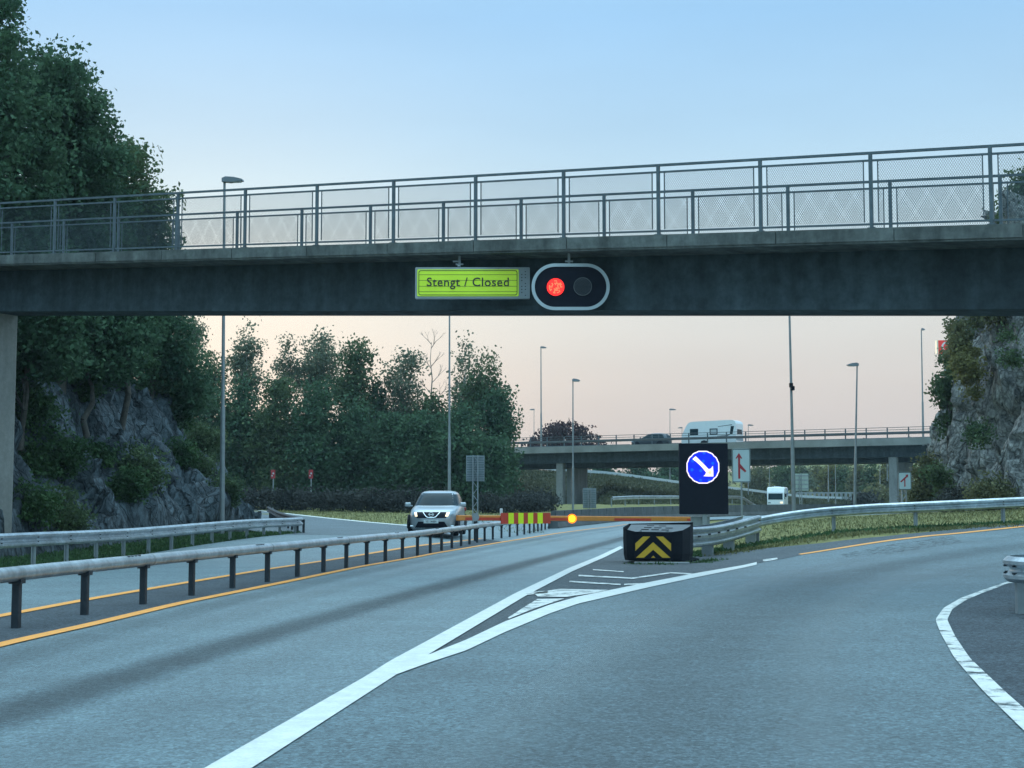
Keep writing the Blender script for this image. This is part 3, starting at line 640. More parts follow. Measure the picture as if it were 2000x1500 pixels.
# ------------------------------------------------------------------ boom gate
def pxp(pts, c, Y): return [((x - c[0]) * Y / F, (c[1] - y) * Y / F) for x, y in pts]
YB = 57.0
M_ORG = mat('boom_orange', (.60, .205, .035), .5, var=.15, scale=3); M_REDP = mat('boom_red', (.50, .045, .02), .5, var=.15, scale=4)
M_LIMEP = mat('board_yellow', (.55, .68, .01), .45, var=.06, emit=(.5, .62, 0), estr=.12)
bl, brp = W(893, 1011.5, 54.2), W(1355, 1014, 63)
bg_ = root('boom_gate', gp(W(928, 1010, 55).x, 55), 'orange and red boom gate lowered across the closed carriageway', 'boom barrier')
dv = (brp - bl); 
def bm_(px):
    k = (px - 1000) / F * 1.0035; t = (bl.x - k * bl.y) / (k * dv.y - dv.x); return bl + dv * t
m = MB(); m.sweep(rrect(.09, .20, .03, 3), [bm_(893), bm_(978), bm_(1075), bm_(1118), bm_(1355)], True); boom = m.build('boom', M_ORG, bg_)
for a, b in ((908, 977), (1071, 1117), (1197, 1268), (1338, 1354)): m = MB(); m.box((bm_(a) + bm_(b)) / 2 + Vector((dv.y, -dv.x, 0)).normalized() * .049 - EZ * .03, ((bm_(b) - bm_(a)).length, .006, .10), (dv.normalized(), Vector((-dv.y, dv.x, 0)).normalized(), EZ)); m.build('red_stripe', M_REDP, boom)
YB = 56.3; bx_ = Vector((dv.x, dv.y, 0)).normalized(); bn2 = Vector((bx_.y, -bx_.x, 0)); c_ = bm_(1024) + bn2 * .075; wb, hb = 97 * c_.y / F / bx_.x, 21 * c_.y / F
m = MB(); m.prism(rrect(wb, hb, .02, 2), c_, bx_, EZ, bn2, .025); board = m.build('warning_board', M_REDP, bg_)
for a in (-35, -16, 3, 22): m = MB(); m.prism([(-5.1 * wb / 97, -hb * .497), (5.1 * wb / 97, -hb * .497), (5.1 * wb / 97, hb * .497), (-5.1 * wb / 97, hb * .497)], c_ + bx_ * ((a + 5.6) * wb / 97) + bn2 * .0255, bx_, EZ, bn2, .006); m.build('yellow_stripe', M_LIMEP, board)
m = MB(); pv = W(928, 1010, 54.7); m.prism(circ(7.8 * YB / F, 32), pv, EX, EZ, FR, .08); m.build('pivot_disc', M_GALVD, bg_)
g0 = gp(pv.x, 55.25); m = MB(); m.prism(rrect(.13, .13, .02, 2), g0 - EZ * .05, EX, EY, EZ, pv.z - g0.z + .15); m.build('gate_post', M_POST, bg_)
m = MB(); w0 = W(979, 1003, YB); m.box((w0.x, YB + .05, w0.z), (.11, .08, .38), bev=.02); m.build('reflector', mat('reflector_white', (.6, .62, .62), .4, var=.1), bg_)
M_AMB = mat('amber_lit', (1, .5, .02), .4, var=.05, emit=(1.0, .60, .02), estr=1.5); M_AMBR = mat('amber_rim', (1, .25, .02), .4, var=.05, emit=(1.0, .20, .0), estr=1.2)
YB = 58.2; af = W(1117, 1013, YB - .2)
m = MB(); m.prism(circ(9.2 * YB / F, 36), af, EX, EZ, FR, .06); am = m.build('warning_lamp', M_AMBR, bg_)
m = MB(); m.prism(circ(6.8 * YB / F, 36), af - EY * .061, EX, EZ, FR, .02); m.build('lit_lens', M_AMB, am)

# ------------------------------------------------------------------ LED lane sign
YL = 50.0
lc = W(1374.5, 935, YL); lw, lh = 95 * YL / F, 138 * YL / F
ld = root('led_sign', gp(lc.x, YL + .2), 'tall black LED sign showing white arrow in blue circle', 'sign')
MB().prism(rrect(lw, lh, .03, 2), (lc.x, YL + .18, lc.z), EX, EZ, FR, .18).build('cabinet', M_BLACK, ld)
cc_ = W(1372.8, 912.5, YL - .003); rr = 32.5 * YL / F
M_LBLUE = mat('led_blue', (0, .01, .4), .5, var=.1, scale=6, emit=(.0, .012, .95), estr=1.05)
M_LWHITE = mat('led_white', (.9, .8, .85), .5, var=.05, emit=(1.0, .72, .86), estr=1.05); M_LB2 = mat('led_blue_light', (0, .05, .6), .5, var=.1, emit=(.0, .10, 1.0), estr=1.05)
M_LORG = mat('led_peach', (.9, .6, .4), .5, var=.05, emit=(1.0, .50, .24), estr=1.05)
def stair(r, step):   # a circle the way an LED matrix draws it
    out = []
    for i in range(48):
        a = 2 * math.pi * i / 48; out.append((round(r * math.cos(a) / step) * step, round(r * math.sin(a) / step) * step))
    return out
st = rr / 22
m = MB().prism(circ(rr * .985, 48), cc_, EX, EZ, FR, .006); disc = m.build('blue_disc', M_LBLUE, ld)
m = MB(); o_ = stair(rr, st * .8); i_ = [(a * .935, b * .935) for a, b in o_]; ring(m, o_, i_, cc_ - EY * .0065, EX, EZ, FR, .005); m.build('white_ring', M_LWHITE, ld)
arrow = [(525, 965), (590, 910), (680, 1000), (755, 1075), (840, 1165), (885, 1150), (922, 1098), (930, 1200), (930, 1305), (830, 1305), (735, 1300), (775, 1265), (790, 1225), (690, 1105), (610, 1030)]
m = MB().prism(pxp([(1300 + x / 10, 800 + y / 10) for x, y in arrow], (1372.8, 912.5), YL), cc_ - EY * .0065, EX, EZ, FR, .005); ar = m.build('arrow', M_LWHITE, ld)
m = MB().prism(pxp([(1300 + x / 10, 800 + y / 10) for x, y in ((840, 1200), (885, 1190), (900, 1230), (880, 1270), (840, 1260), (820, 1230))], (1372.8, 912.5), YL), cc_ - EY * .0118, EX, EZ, FR, .003); m.build('warm_pixels', M_LORG, ar)
m = MB()
for x, y in ((755, 845), (920, 1050), (515, 1175), (685, 1190), (680, 1380), (735, 1010), (850, 1390), (530, 1000)):
    q = pxp([(1300 + x / 10, 800 + y / 10)], (1372.8, 912.5), YL)[0]; m.prism(circ(3.0 * YL / F, 14), cc_ + EX * q[0] + EZ * q[1] - EY * .0062, EX, EZ, FR, .002)
m.build('pale_pixels', M_LB2, disc)
g0 = gp(lc.x, YL + .1); bz0 = lc.z - lh / 2
m = MB(); m.box((W(1376, 940, YL).x, YL + .1, (g0.z + bz0) / 2), (.16, .14, bz0 - g0.z + .05)); m.build('post', M_GALVD, ld)
m = MB(); m.box((W(1369, 940, YL).x, YL + .32, g0.z + .42), (.62, .3, .95), bev=.02); m.build('control_box', M_GALVD, ld)

# ------------------------------------------------------------------ flat traffic signs
M_SIGNW = mat('sign_white', (.42, .50, .52), .45, var=.05); M_SIGNR = mat('sign_red', (.34, .01, .022), .45, var=.1); M_SIGNB = mat('sign_back', (.17, .215, .23), .6, metal=.1, var=.15, scale=6)
def flat_sign(name, label, box, Y, marks, posts, base_y, poles='tube', face=M_SIGNW, group=None, zbase=None, rim=True):
    x0, y0, x1, y1 = box; c = W((x0 + x1) / 2, (y0 + y1) / 2, Y); w, h = (x1 - x0) * Y / F, (y1 - y0) * Y / F
    bz_ = W(0, base_y, Y).z if zbase is None else zbase
    r_ = root(name, (c.x, Y, bz_), label, 'sign', group)
    MB().prism(rrect(w, h, min(.06, w * .1), 4), (c.x, Y + .02, c.z), EX, EZ, FR, .02).build('plate', face, r_)
    if rim: m = MB(); ring(m, rrect(w * .97, h * .98, .05, 4), rrect(w * .97 - .05, h * .98 - .05, .04, 4), (c.x, Y - .001, c.z), EX, EZ, FR, .004); m.build('border', M_INK, r_)
    for k, (pts, mt, nm) in enumerate(marks):
        m = MB()
        for pl in pts: m.prism(pxp(pl, ((x0 + x1) / 2, (y0 + y1) / 2), Y), (c.x, Y - .002 - .003 * k, c.z), EX, EZ, FR, .006)
        m.build(nm, mt, r_)
    top = c.z + h * .3
    for px in posts:
        x = W(px, 940, Y).x
        if poles == 'tube': MB().tube((x, Y + .06, bz_ - .1), (x, Y + .06, top), .042, n=12).build('post', M_GALVD, r_)
        else: lattice((x, Y + .12), bz_ - .1, c.z + h * .48, .13 if poles == 'lattice' else poles, r_)
    return r_
def lattice(xy, z0, z1, w, parent):
    m = MB(); x, y = xy
    for sx in (-1, 1):
        for sy in (-1, 1): m.tube((x + sx * w, y + sy * w * .6, z0), (x + sx * w, y + sy * w * .6, z1), .030, n=6)
    n = max(2, int((z1 - z0) / (w * 2.6))); zz = np.linspace(z0, z1, n + 1)
    for i in range(n):
        sg_ = 1 if i % 2 else -1
        for sy in (-1, 1): m.tube((x - sg_ * w, y + sy * w * .6, zz[i]), (x + sg_ * w, y + sy * w * .6, zz[i + 1]), .016, n=5)
    return m.build('lattice_post', M_GALVD, parent)
up = [[(1441.6, 934.8), (1441.6, 893), (1437, 894.8), (1443.4, 884.8), (1449.6, 894.5), (1445.8, 893), (1446, 905.5), (1448.5, 911), (1457.5, 920.3), (1454.5, 922.6), (1446.2, 914.4), (1445.6, 916), (1445.4, 934.8)]]
up = [[(1441.6, 934.8), (1441.6, 892.5), (1445.6, 892.5), (1445.4, 934.8)], [(1436.6, 895.5), (1443.4, 884.6), (1449.8, 895.3), (1447.5, 896), (1445, 892.5), (1441.8, 892.5), (1438.6, 896)], [(1445.2, 905.5), (1457.7, 920), (1455, 922.6), (1445.4, 914.4)]]
flat_sign('merge_sign', 'white sign with red arrow joined from below beside the LED sign', (1430, 876.5, 1465.5, 942), 66, [(up, M_SIGNR, 'arrow')], [1448.5], 1016)
r2 = [[(1766, 950.5), (1766, 936), (1768.2, 936), (1768.2, 950.5)], [(1758.3, 940.3), (1771, 928.6), (1772.8, 931), (1760, 942.3)], [(1768.5, 927.6), (1773.8, 926.6), (1773.2, 932.5)]]
flat_sign('merge_sign', 'small white sign with slanting red arrow before the cliff bushes', (1754.5, 922, 1780, 956.5), 66, [(r2, M_SIGNR, 'arrow')], [1766.5], 985, poles=.09)
def back_sign(label, box, Y, mast, base_y, w, slats=10, zbase=None, mt=M_SIGNB):
    x0, y0, x1, y1 = box; c = W((x0 + x1) / 2, (y0 + y1) / 2, Y); ww, h = (x1 - x0) * Y / F, (y1 - y0) * Y / F; bz_ = W(0, base_y, Y).z if zbase is None else zbase
    r_ = root('sign_board', (c.x, Y, bz_), label, 'sign')
    MB().box((c.x, Y + .1, c.z), (ww, .03, h)).build('panel', mt, r_)
    m = MB()
    for i in range(slats): m.box((c.x, Y + .065, c.z - h / 2 + h * (i + .5) / slats), (ww, .035, h / slats * .34))
    for sx in (-1, 1): m.box((c.x + sx * ww / 2, Y + .07, c.z), (.03, .06, h))
    m.build('stiffener', M_GALVD, r_); lattice((W(mast, 940, Y).x, Y - .1), bz_ - .2, c.z + h * .5, w, r_)
back_sign('back of a ribbed sign on lattice mast behind the car', (911, 889.5, 945.5, 940), 72, 928.5, 1022, .12, 11)
back_sign('small back turned ribbed sign beside the far bridge pier', (1139, 953.5, 1164, 992.5), 108, 1151, 1003, .10, 9)
back_sign('large pale back turned sign under the far bridge near the motorhome', (1551, 925, 1579, 958.5), 185, 1563, 984, .14, 4, mt=mat('sign_back_green', (.36, .42, .38), .6, var=.1))
for x, lb, d in ((533, 'red marker sign on white post, left of the two by the hedge', 106), (607, 'faded red marker sign on pale post, right of the two by the hedge', 106)):
    fs = flat_sign('marker_sign', lb, (x - 4, 917.5, x + 4.5, 934.5), d, [], [x + .5], 965, zbase=float(gz((x - 1000) / F * d, d)), face=mat('marker_red', (.36, .035, .04), .5, var=.25, scale=5), rim=False)
    m = MB(); c = W(x, 926, d); m.box((c.x + .03, d - .025, c.z + .05), (.10, .02, .12)); m.box((c.x - .05, d - .025, c.z - .12), (.08, .02, .08)); m.build('mark', M_SIGNW, fs)

# ------------------------------------------------------------------ lamp posts
def lamp(label, bx, by, tx, ty, D, arm=1, hl=.85, r0=.085, zb=None, plain=False, extra=None, tilt=0):
    b, t = W(bx, by, D), W(tx, ty, D); 
    if zb is not None: b.z = zb
    r_ = root('lamp_post', b, label, 'lamp post', 'lamp posts along the roads')
    m = MB(); mid = b.lerp(t, .36); m.tube(b - EZ * .3, mid, r0, r0 * .86, 14); m.tube(mid, t, r0 * .68, r0 * .46, 12); m.tube(mid - EZ * .12, mid + EZ * .02, r0 * .9, r0 * .7, 14); m.tube(b - EZ * .05, b + EZ * .04, r0 * 1.9, None, 14)
    m.build('pole', M_POLE, r_)
    if plain: m = MB().tube(t, t + EZ * .02, r0 * .5, n=10); m.build('cap', M_LAMP, r_)
    else:
        ux = Vector((arm, -.12, .0)).normalized(); uy = Vector((-ux.y, ux.x, 0)); prof = [(-.10 * hl, .0), (-.10 * hl, .14), (.10 * hl, .20), (.55 * hl, .17), (.98 * hl, .09), (1.0 * hl, .03), (.30 * hl, -.02), (.1 * hl, -.0)]
        m = MB(); m.prism(prof, t - uy * .14, ux, EZ, uy, .28); h = m.build('lamp_head', M_LAMP, r_)
        m = MB(); m.box(t + ux * (.62 * hl) + EZ * .005, (.55 * hl, .22, .05), (ux, uy, EZ), .02); m.build('lens', M_LENS, h)
    if extra:
        for f, dx in extra:
            p = b.lerp(t, f); m = MB(); m.box((p.x + dx, p.y - .1, p.z), (.16, .2, .2), bev=.02); m.build('camera_box', M_BLACK, r_)
    return r_
lamp('tall lamp post behind the left guardrail, its head above the footbridge', 433.5, 1047, 438.5, 356, 55, 1, .72, .10)
lamp('tall thin pole rising behind the silver car', 877.5, 1000, 878, 596, 85, 1, .9, .095)
lamp('lamp post standing on far bridge above the purple tree', 1057, 876, 1056.5, 680, 159, 1, .6, .11, zb=7.4)
lamp('small distant lamp left of the purple tree', 1043, 900, 1043, 801, 225, -1, .7, .08)
lamp('lamp post behind the amber light in front of far bridge', 1119, 1004, 1119, 745, 104, 1, .5, .085)
lamp('distant lamp post left of the white caravan', 1308.5, 988, 1308.5, 801, 196, 1, .8, .075)
lamp('tiny distant lamp touching the left edge of the caravan', 1332, 890, 1332, 836.5, 250, -1, .75, .09)
lamp('small distant lamp right of the white caravan', 1461.5, 985, 1461.5, 831.5, 212, 1, .75, .085)
lamp('leaning pole with a small camera box beside the motorhome', 1551, 1005.5, 1541.5, 596, 68, 1, .8, .10, extra=[(.615, -.02), (.60, .05)])
lamp('lamp post with its arm turned left, nearest the right grass', 1669, 996, 1674, 715, 88, -1, .62, .095)
lamp('lamp post on far bridge close to the right cliff', 1803, 852, 1799.5, 645, 140, 1, .32, .11, zb=7.4)
for x, y0, lb, D, r in ((1503, 958, 'thin pole behind the motorhome roof', 215, .07), (1618, 976, 'pale pinkish pole under far bridge right of the pale sign', 205, .09), (1632, 982, 'grey pole second from the pale sign under far bridge', 190, .07), (1719, 966, 'grey pole left of the right bridge pier', 200, .07), (1733, 936, 'short visible pole touching the right bridge pier', 230, .09)):
    lamp(lb, x, y0, x - .5, 885, D, 1, .4, r)

# ------------------------------------------------------------------ concrete median wall
wl_ = smooth_poly(wall_xy, 60, 3); wp = [Vector((a, b, float(gz(a, b)) - .05)) for a, b in wl_]
wr = root('concrete_barrier', gp(*wl_[5]), 'low grey concrete barrier wall curving behind the boom gate', 'barrier wall')
MB().sweep([(-.32, 0), (.32, 0), (.30, .12), (.16, .36), (.12, .98), (-.12, .98), (-.16, .36), (-.30, .12)], wp, True).build('wall', M_WALL, wr)
m = MB()
for q, d in along(wp, 3.0): m.box(q + d.cross(EZ) * .135 + EZ * .62, (.02, .03, .70), (d, d.cross(EZ), EZ))
m.build('joint', M_GIRD, wr)
e = wp[0]; MB().prism(rrect(.5, .62, .08, 3), e + Vector((.0, -.3, 0)), EX, EY, EZ, .62).build('end_block', M_WALL, wr)
# ------------------------------------------------------------------ far road bridge
FA = Vector((0, 160, 0)); FU = Vector((39.2, -21, 0)).normalized(); FN = Vector((-FU.y, FU.x, 0)); FZ = 7.74
def fzz(s): return FZ + .003 * s
def FP(s, n, dz=0): p = FA + FU * s + FN * n; p.z = fzz(s) + dz; return p
fb = root('road_bridge', FP(20, 5) - EZ * FZ, 'long concrete road bridge carrying caravan and car in the distance', 'bridge')
def fbeam(m, n0, n1, z0, z1, s0=-14, s1=54):
    vs = []
    for s in (s0, s1): vs += [FP(s, n0, z0), FP(s, n1, z0), FP(s, n1, z1), FP(s, n0, z1)]
    return m.add(vs, [(0, 1, 2, 3), (7, 6, 5, 4)] + [(j, (j + 1) % 4, 4 + (j + 1) % 4, 4 + j) for j in range(4)])
m = MB(); fbeam(m, 0, .4, -.68, 0); m.build('edge_beam', mat('concrete_far', (.24, .235, .215), .85, var=.25, scale=.5, spec=.25), fb)
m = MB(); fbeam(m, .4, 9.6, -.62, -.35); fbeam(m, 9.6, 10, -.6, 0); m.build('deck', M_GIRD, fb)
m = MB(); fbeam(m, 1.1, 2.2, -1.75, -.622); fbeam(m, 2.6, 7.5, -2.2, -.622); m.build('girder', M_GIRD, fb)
for px in (1095, 1744):
    kx = (px - 1000) / F; s_ = None
    for s in np.arange(-10, 50, .05):
        p = FP(s, 1.6)
        if p.x / p.y >= kx: s_ = s; break
    p = FP(s_, 1.6); z0 = float(gz(p.x, p.y)) - .4
    m = MB(); m.prism(rrect(.8, .8, .08, 2), (p.x, p.y, z0), FU, FN, EZ, fzz(s_) - 1.752 - z0); m.build('pier', M_PIER, fb)
    p = FP(s_ + .2, 5.2); m = MB(); m.prism(rrect(1.0, 3.4, .1, 2), (p.x, p.y, z0), FU, FN, EZ, fzz(s_) - 2.202 - z0); m.build('pier', M_PIER, fb)
m = MB()
for z, hh, ww in ((1.05, .05, .06), (.82, .045, .05)): fbeam(m, .17 - ww / 2, .17 + ww / 2, z - hh, z)
fbeam(m, .10, .16, .36, .62); fbeam(m, .05, .12, .44, .54)
rl2 = m.build('railing', mat('bridge_rail', (.11, .115, .12), .55, metal=.4, var=.2), fb)
s = -12; pr = None
while s < 53:
    p = FP(s, .2)
    if pr is None:
        m = MB().box((0, 0, .52), (.11, .09, 1.06), (FU, FN, EZ)); pr = m.build('post', M_RAIL, rl2); pr.data.transform(Matrix.Translation(ORG[rl2.name])); o = pr
    else: o = pr.copy(); C.objects.link(o); o.parent = rl2
    o.location = p - ORG[rl2.name]; s += 2.02
m = MB(); fbeam(m, 9.5, 9.56, .38, .50)
s = -12
while s < 53: m.box(FP(s, 9.6, .2), (.08, .08, .4), (FU, FN, EZ)); s += 3.8
m.build('far_rail', M_RAIL, fb)
# ------------------------------------------------------------------ vehicles
M_SILVER = mat('paint_silver', (.42, .46, .49), .30, metal=.55, var=.05, coat=.5); M_DGREY = mat('paint_dark', (.045, .06, .075), .3, metal=.4, var=.08, coat=.6)
M_WPAINT = mat('paint_white_gloss', (.72, .74, .75), .3, var=.04, coat=.4); M_GLASS = mat('car_glass', (.008, .026, .034), .10, var=.3, scale=2, spec=.06); M_TYRE = M_RUB
M_CHROME = mat('chrome', (.75, .78, .8), .15, metal=1, var=.03); M_HL = mat('headlight_lit', (1, .85, .6), .3, var=.05, emit=(1.0, .70, .40), estr=1.15); M_HLG = mat('headlight_glass', (.35, .42, .46), .12, metal=.4, var=.2, scale=12)
M_ALLOY = mat('alloy', (.4, .42, .44), .35, metal=.8, var=.1); M_PLATE = mat('number_plate', (.62, .66, .66), .45, var=.04)
LEV = [(.20, 2.02, -2.02, .84), (.27, 2.12, -2.10, .89), (.42, 2.17, -2.16, .905), (.62, 2.17, -2.19, .91), (.74, 2.13, -2.2, .905), (.82, 2.05, -2.2, .90), (.88, 1.94, -2.19, .895), (.93, 1.72, -2.18, .885), (.97, 1.46, -2.17, .875), (1.005, 1.22, -2.16, .865), (1.03, 1.05, -2.15, .855), (1.08, .96, -2.12, .835), (1.2, .76, -2.05, .79), (1.33, .53, -1.95, .74), (1.45, .28, -1.80, .685), (1.52, .06, -1.66, .64), (1.565, -.22, -1.45, .57), (1.59, -.55, -1.1, .42), (1.595, -.75, -.9, .2)]
def lev(z): L = np.array(LEV); return [float(np.interp(z, L[:, 0], L[:, k])) for k in (1, 2, 3)]
def cpt(z, u, nexp=3.6):
    yf, yr, w = lev(z); yc, hl_ = (yf + yr) / 2, (yf - yr) / 2; c, s = math.cos(u), math.sin(u); e = 2 / nexp
    return Vector((w * math.copysign(abs(c) ** e, c), yc + hl_ * math.copysign(abs(s) ** e, s), z))
def front(x, z, off=.008, nexp=3.6):
    yf, yr, w = lev(z); yc, hl_ = (yf + yr) / 2, (yf - yr) / 2
    return Vector((x, yc + hl_ * max(0, 1 - min(1, abs(x) / w) ** nexp) ** (1 / nexp) + off, z))
def side(y, z, sg, off=.008, nexp=3.6):
    yf, yr, w = lev(z); yc, hl_ = (yf + yr) / 2, (yf - yr) / 2
    return Vector((sg * (w * max(0, 1 - min(1, abs(y - yc) / hl_) ** nexp) ** (1 / nexp) + off), y, z))
def grid_patch(m, fn, us, vs):
    P = [fn(u, v) for v in vs for u in us]; n = len(us)
    m.add(P, [(j * n + i, j * n + i + 1, (j + 1) * n + i + 1, (j + 1) * n + i) for j in range(len(vs) - 1) for i in range(n - 1)], True); return m
def wheel(parent, x, y, r=.345, w=.22):
    m = MB(); prof = [(r * .62, -w / 2), (r * .93, -w / 2), (r, -w * .36), (r, w * .36), (r * .93, w / 2), (r * .62, w / 2)]; n = 28; vs = []
    for i in range(n):
        a = 2 * math.pi * i / n; vs += [(x + b, y + q * math.cos(a), r + q * math.sin(a)) for q, b in prof]
    k = len(prof); m.add(vs, [(i * k + j, i * k + (j + 1) % k, ((i + 1) % n) * k + (j + 1) % k, ((i + 1) % n) * k + j) for i in range(n) for j in range(k)], True)
    wh = m.build('wheel', M_TYRE, parent); q = MB(); sg = 1 if x > 0 else -1
    q.tube((x - sg * .02, y, r), (x + sg * .085, y, r), r * .24, n=12)
    for i in range(5):
        a = 2 * math.pi * i / 5; d = Vector((0, math.cos(a), math.sin(a))); q.box(Vector((x + sg * .07, y, r)) + d * (r * .33), (.03, r * .62, .07), (EX, d, EX.cross(d)))
    q.tube((x - sg * .05, y, r), (x + sg * .03, y, r), r * .62, n=24); q.build('rim', M_ALLOY, wh)
def make_car(label, paint, group, full=True):
    r_ = local_root('car', label, 'car', group)
    m = MB(); n = 64; vs = []
    for L in LEV: vs += [cpt(L[0], 2 * math.pi * i / n) for i in range(n)]
    m.add(vs, [(k * n + i, k * n + (i + 1) % n, (k + 1) * n + (i + 1) % n, (k + 1) * n + i) for k in range(len(LEV) - 1) for i in range(n)], True)
    m.add(vs[-n:], [tuple(range(n))]); m.add(vs[:n], [tuple(range(n - 1, -1, -1))]); m.build('body', paint, r_)
    m = MB(); grid_patch(m, lambda u, v: front(u * (lev(v)[2] * .87), v, .012), np.linspace(-1, 1, 15), np.linspace(1.06, 1.50, 9)); m.build('windscreen', M_GLASS, r_)
    yb = lambda v: (lev(v)[0] - .16 - .1 * (1.45 - v), lev(v)[1] + .32)
    for sg in (1, -1):
        for f0, f1 in ((.0, .36), (.39, .74), (.77, .98)):
            m = MB(); grid_patch(m, lambda u, v: side(yb(v)[0] + (yb(v)[1] - yb(v)[0]) * u, v, sg, .012), np.linspace(f0, f1, 8), np.linspace(1.06, 1.46, 6)); m.build('side_window', M_GLASS, r_)
    m = MB(); grid_patch(m, lambda u, v: Vector((u * lev(v)[2] * .8, lev(v)[1] - .012 + .25 * abs(u) ** 5, v)), np.linspace(-1, 1, 9), np.linspace(1.1, 1.46, 5)); m.build('rear_window', M_GLASS, r_)
    for x in (.78, -.78):
        for y in (1.32, -1.33): wheel(r_, x, y)
    for sg in (1, -1):
        for y in (1.32, -1.33): m = MB(); m.prism([(.40 * math.cos(a), .40 * math.sin(a)) for a in np.linspace(R(-12), R(192), 22)], (sg * (lev(.5)[2] - .03), y, .345), EY, EZ, EX * sg, .036); m.build('wheel_arch', M_BLACK, r_)
    m = MB(); 
    for sg in (1, -1): grid_patch(m, lambda u, v: side(u, v, sg, .010), np.linspace(-.95, .95, 6), np.linspace(.22, .36, 3))
    m.build('sill_trim', M_BLACK, r_)
    for sg in (1, -1):
        m = MB().box((sg * 1.0, .80, 1.09), (.22, .12, .15), bev=.04); m.box((sg * .9, .82, 1.05), (.14, .06, .05)); m.build('mirror', paint, r_)
    # front end
    m = MB(); grid_patch(m, lambda u, v: front(u * (.50 + (v - .60) * .55), v, .010), np.linspace(-1, 1, 13), np.linspace(.62, .83, 6)); gr = m.build('grille', M_BLACK, r_)
    m = MB()
    for sg in (1, -1):
        pts = [(.30, .82), (.24, .74), (.17, .66), (.10, .635), (0, .63)]
        for (a, b), (c, d) in zip(pts[:-1], pts[1:]): m.tube(front(sg * a, b, .022), front(sg * c, d, .022), .022, n=8)
    m.build('chrome_bar', M_CHROME, gr)
    m = MB(); o_ = front(0, .745, .03); ring(m, circ(.085, 28), circ(.062, 28), o_, EX, EZ, EY, .012); m.box(o_ + EY * .008, (.21, .012, .034)); m.build('emblem', M_CHROME, gr)
    for sg in (1, -1):
        m = MB(); grid_patch(m, lambda u, v: front(sg * (.52 + .33 * u), .70 + .14 * v + .05 * u, .012), np.linspace(0, 1, 8), np.linspace(0, 1, 5)); hl_ = m.build('headlight', M_HLG, r_)
        m = MB(); grid_patch(m, lambda u, v: front(sg * (.485 + .05 * v + .10 * u), .675 + .15 * v, .022), np.linspace(0, 1, 4), np.linspace(0, 1, 4))
        if full: m.build('lit_lamp', M_HL, hl_)
        else: m.build('lamp_glass', M_HLG, hl_)
    m = MB(); grid_patch(m, lambda u, v: front(u * (.62 - (v - .24) * .6), v, .010), np.linspace(-1, 1, 13), np.linspace(.24, .50, 5)); m.build('lower_grille', M_BLACK, r_)
    m = MB()
    for sg in (1, -1): m.box(front(sg * .68, .34, .0), (.20, .05, .06), bev=.015)
    m.build('fog_light', M_CHROME, r_)
    m = MB().box(front(0, .50, .022), (.52, .016, .115), bev=.006); pl = m.build('number_plate', M_PLATE, r_)
    if full: text_obj('lettering', 'YE 14484', .105, front(0, .50, .034), -EX, EZ, EY, M_INK, pl, .003, .95)
    m = MB()
    for sg in (1, -1): m.box((sg * .72, lev(.9)[1] + .06, .92), (.26, .16, .14), bev=.03)
    m.build('tail_light', mat('tail_red', (.25, .01, .01), .25, var=.1), r_)
    return r_
car = make_car('silver crossover car with lit headlights approaching behind pipe barrier', M_SILVER, 'cars on the roads')
cx0 = W(855, 1030, 57.6); car.location = (cx0.x, 57.6, W(850, 1047, 55.6).z); car.rotation_euler = (0, 0, R(180 - 3.5)); car.scale = (1.06, 1.04, 1.08)
dk = make_car('dark car crossing far bridge just ahead of the caravan', M_DGREY, 'cars on the roads', False)
def on_bridge(px, n):
    for s in np.arange(-10, 50, .02):
        p = FP(s, n)
        if p.x / p.y >= (px - 1000) / F: return s, p
s_, p = on_bridge(1272, 2.6); dk.location = (p.x, p.y, fzz(s_) - .32); dk.rotation_euler = (0, 0, math.atan2(-FU.y, -FU.x) - R(90)); dk.scale = (1, 1, .98)
# caravan (local: +X towards the rear end, built along FU)
s_, p = on_bridge(1391, 2.6)
cv = root('caravan', (p.x, p.y, fzz(s_) - .34), 'white caravan with dark windows being towed across far bridge', 'caravan')
ca = Vector((p.x, p.y, fzz(s_) - .34)) - FU * 2.95; CN = -FN
prof = [(0, .32), (0, .95), (.10, 1.3), (.38, 1.9), (.72, 2.42), (.95, 2.55), (1.3, 2.60), (5.0, 2.68), (5.55, 2.66), (5.8, 2.55), (5.9, 2.3), (5.92, .32)]
MB().prism(prof, ca - CN * 1.1, FU, EZ, CN, 2.2).build('body', M_WPAINT, cv)
def cw(pts, nm, mt, off=1.1): m = MB(); m.prism(pts, ca + CN * off, FU, EZ, CN, .012); return m.build(nm, mt, cv)
for x0, x1, z0, z1 in ((.95, 1.85, 1.22, 1.86), (3.1, 3.95, 1.22, 1.85)):
    w_ = cw([(x0, z0), (x1, z0), (x1, z1), (x0, z1)], 'window', M_GLASS)
    if x0 > 2: MB().prism([(x0 + .1, z0 + .1), (x1 - .1, z0 + .1), (x1 - .1, z1 - .1), (x0 + .1, z1 - .1)], ca + CN * 1.113, FU, EZ, CN, .006).build('blind', mat('blind', (.42, .46, .48), .6, var=.05), w_)
cw([(5.25, 1.25), (5.55, 1.25), (5.72, 2.05), (5.38, 2.05)], 'window', M_GLASS)
cw([(3.9, 1.06), (5.0, 1.06), (5.3, 1.18), (5.2, 1.26), (4.95, 1.14), (3.9, 1.10)], 'stripe', M_INK); cw([(4.0, 2.02), (5.5, 2.16), (5.5, 2.22), (4.0, 2.06)], 'stripe', M_INK); cw([(.1, .98), (3.8, .98), (3.8, 1.02), (.1, 1.02)], 'stripe', mat('stripe_grey', (.2, .22, .25), .5))
m = MB().prism([(-.75, 1.25), (.75, 1.25), (.7, 1.75), (-.7, 1.75)], ca + FU * 5.92, CN, EZ, FU, .015); m.build('window', M_GLASS, cv)
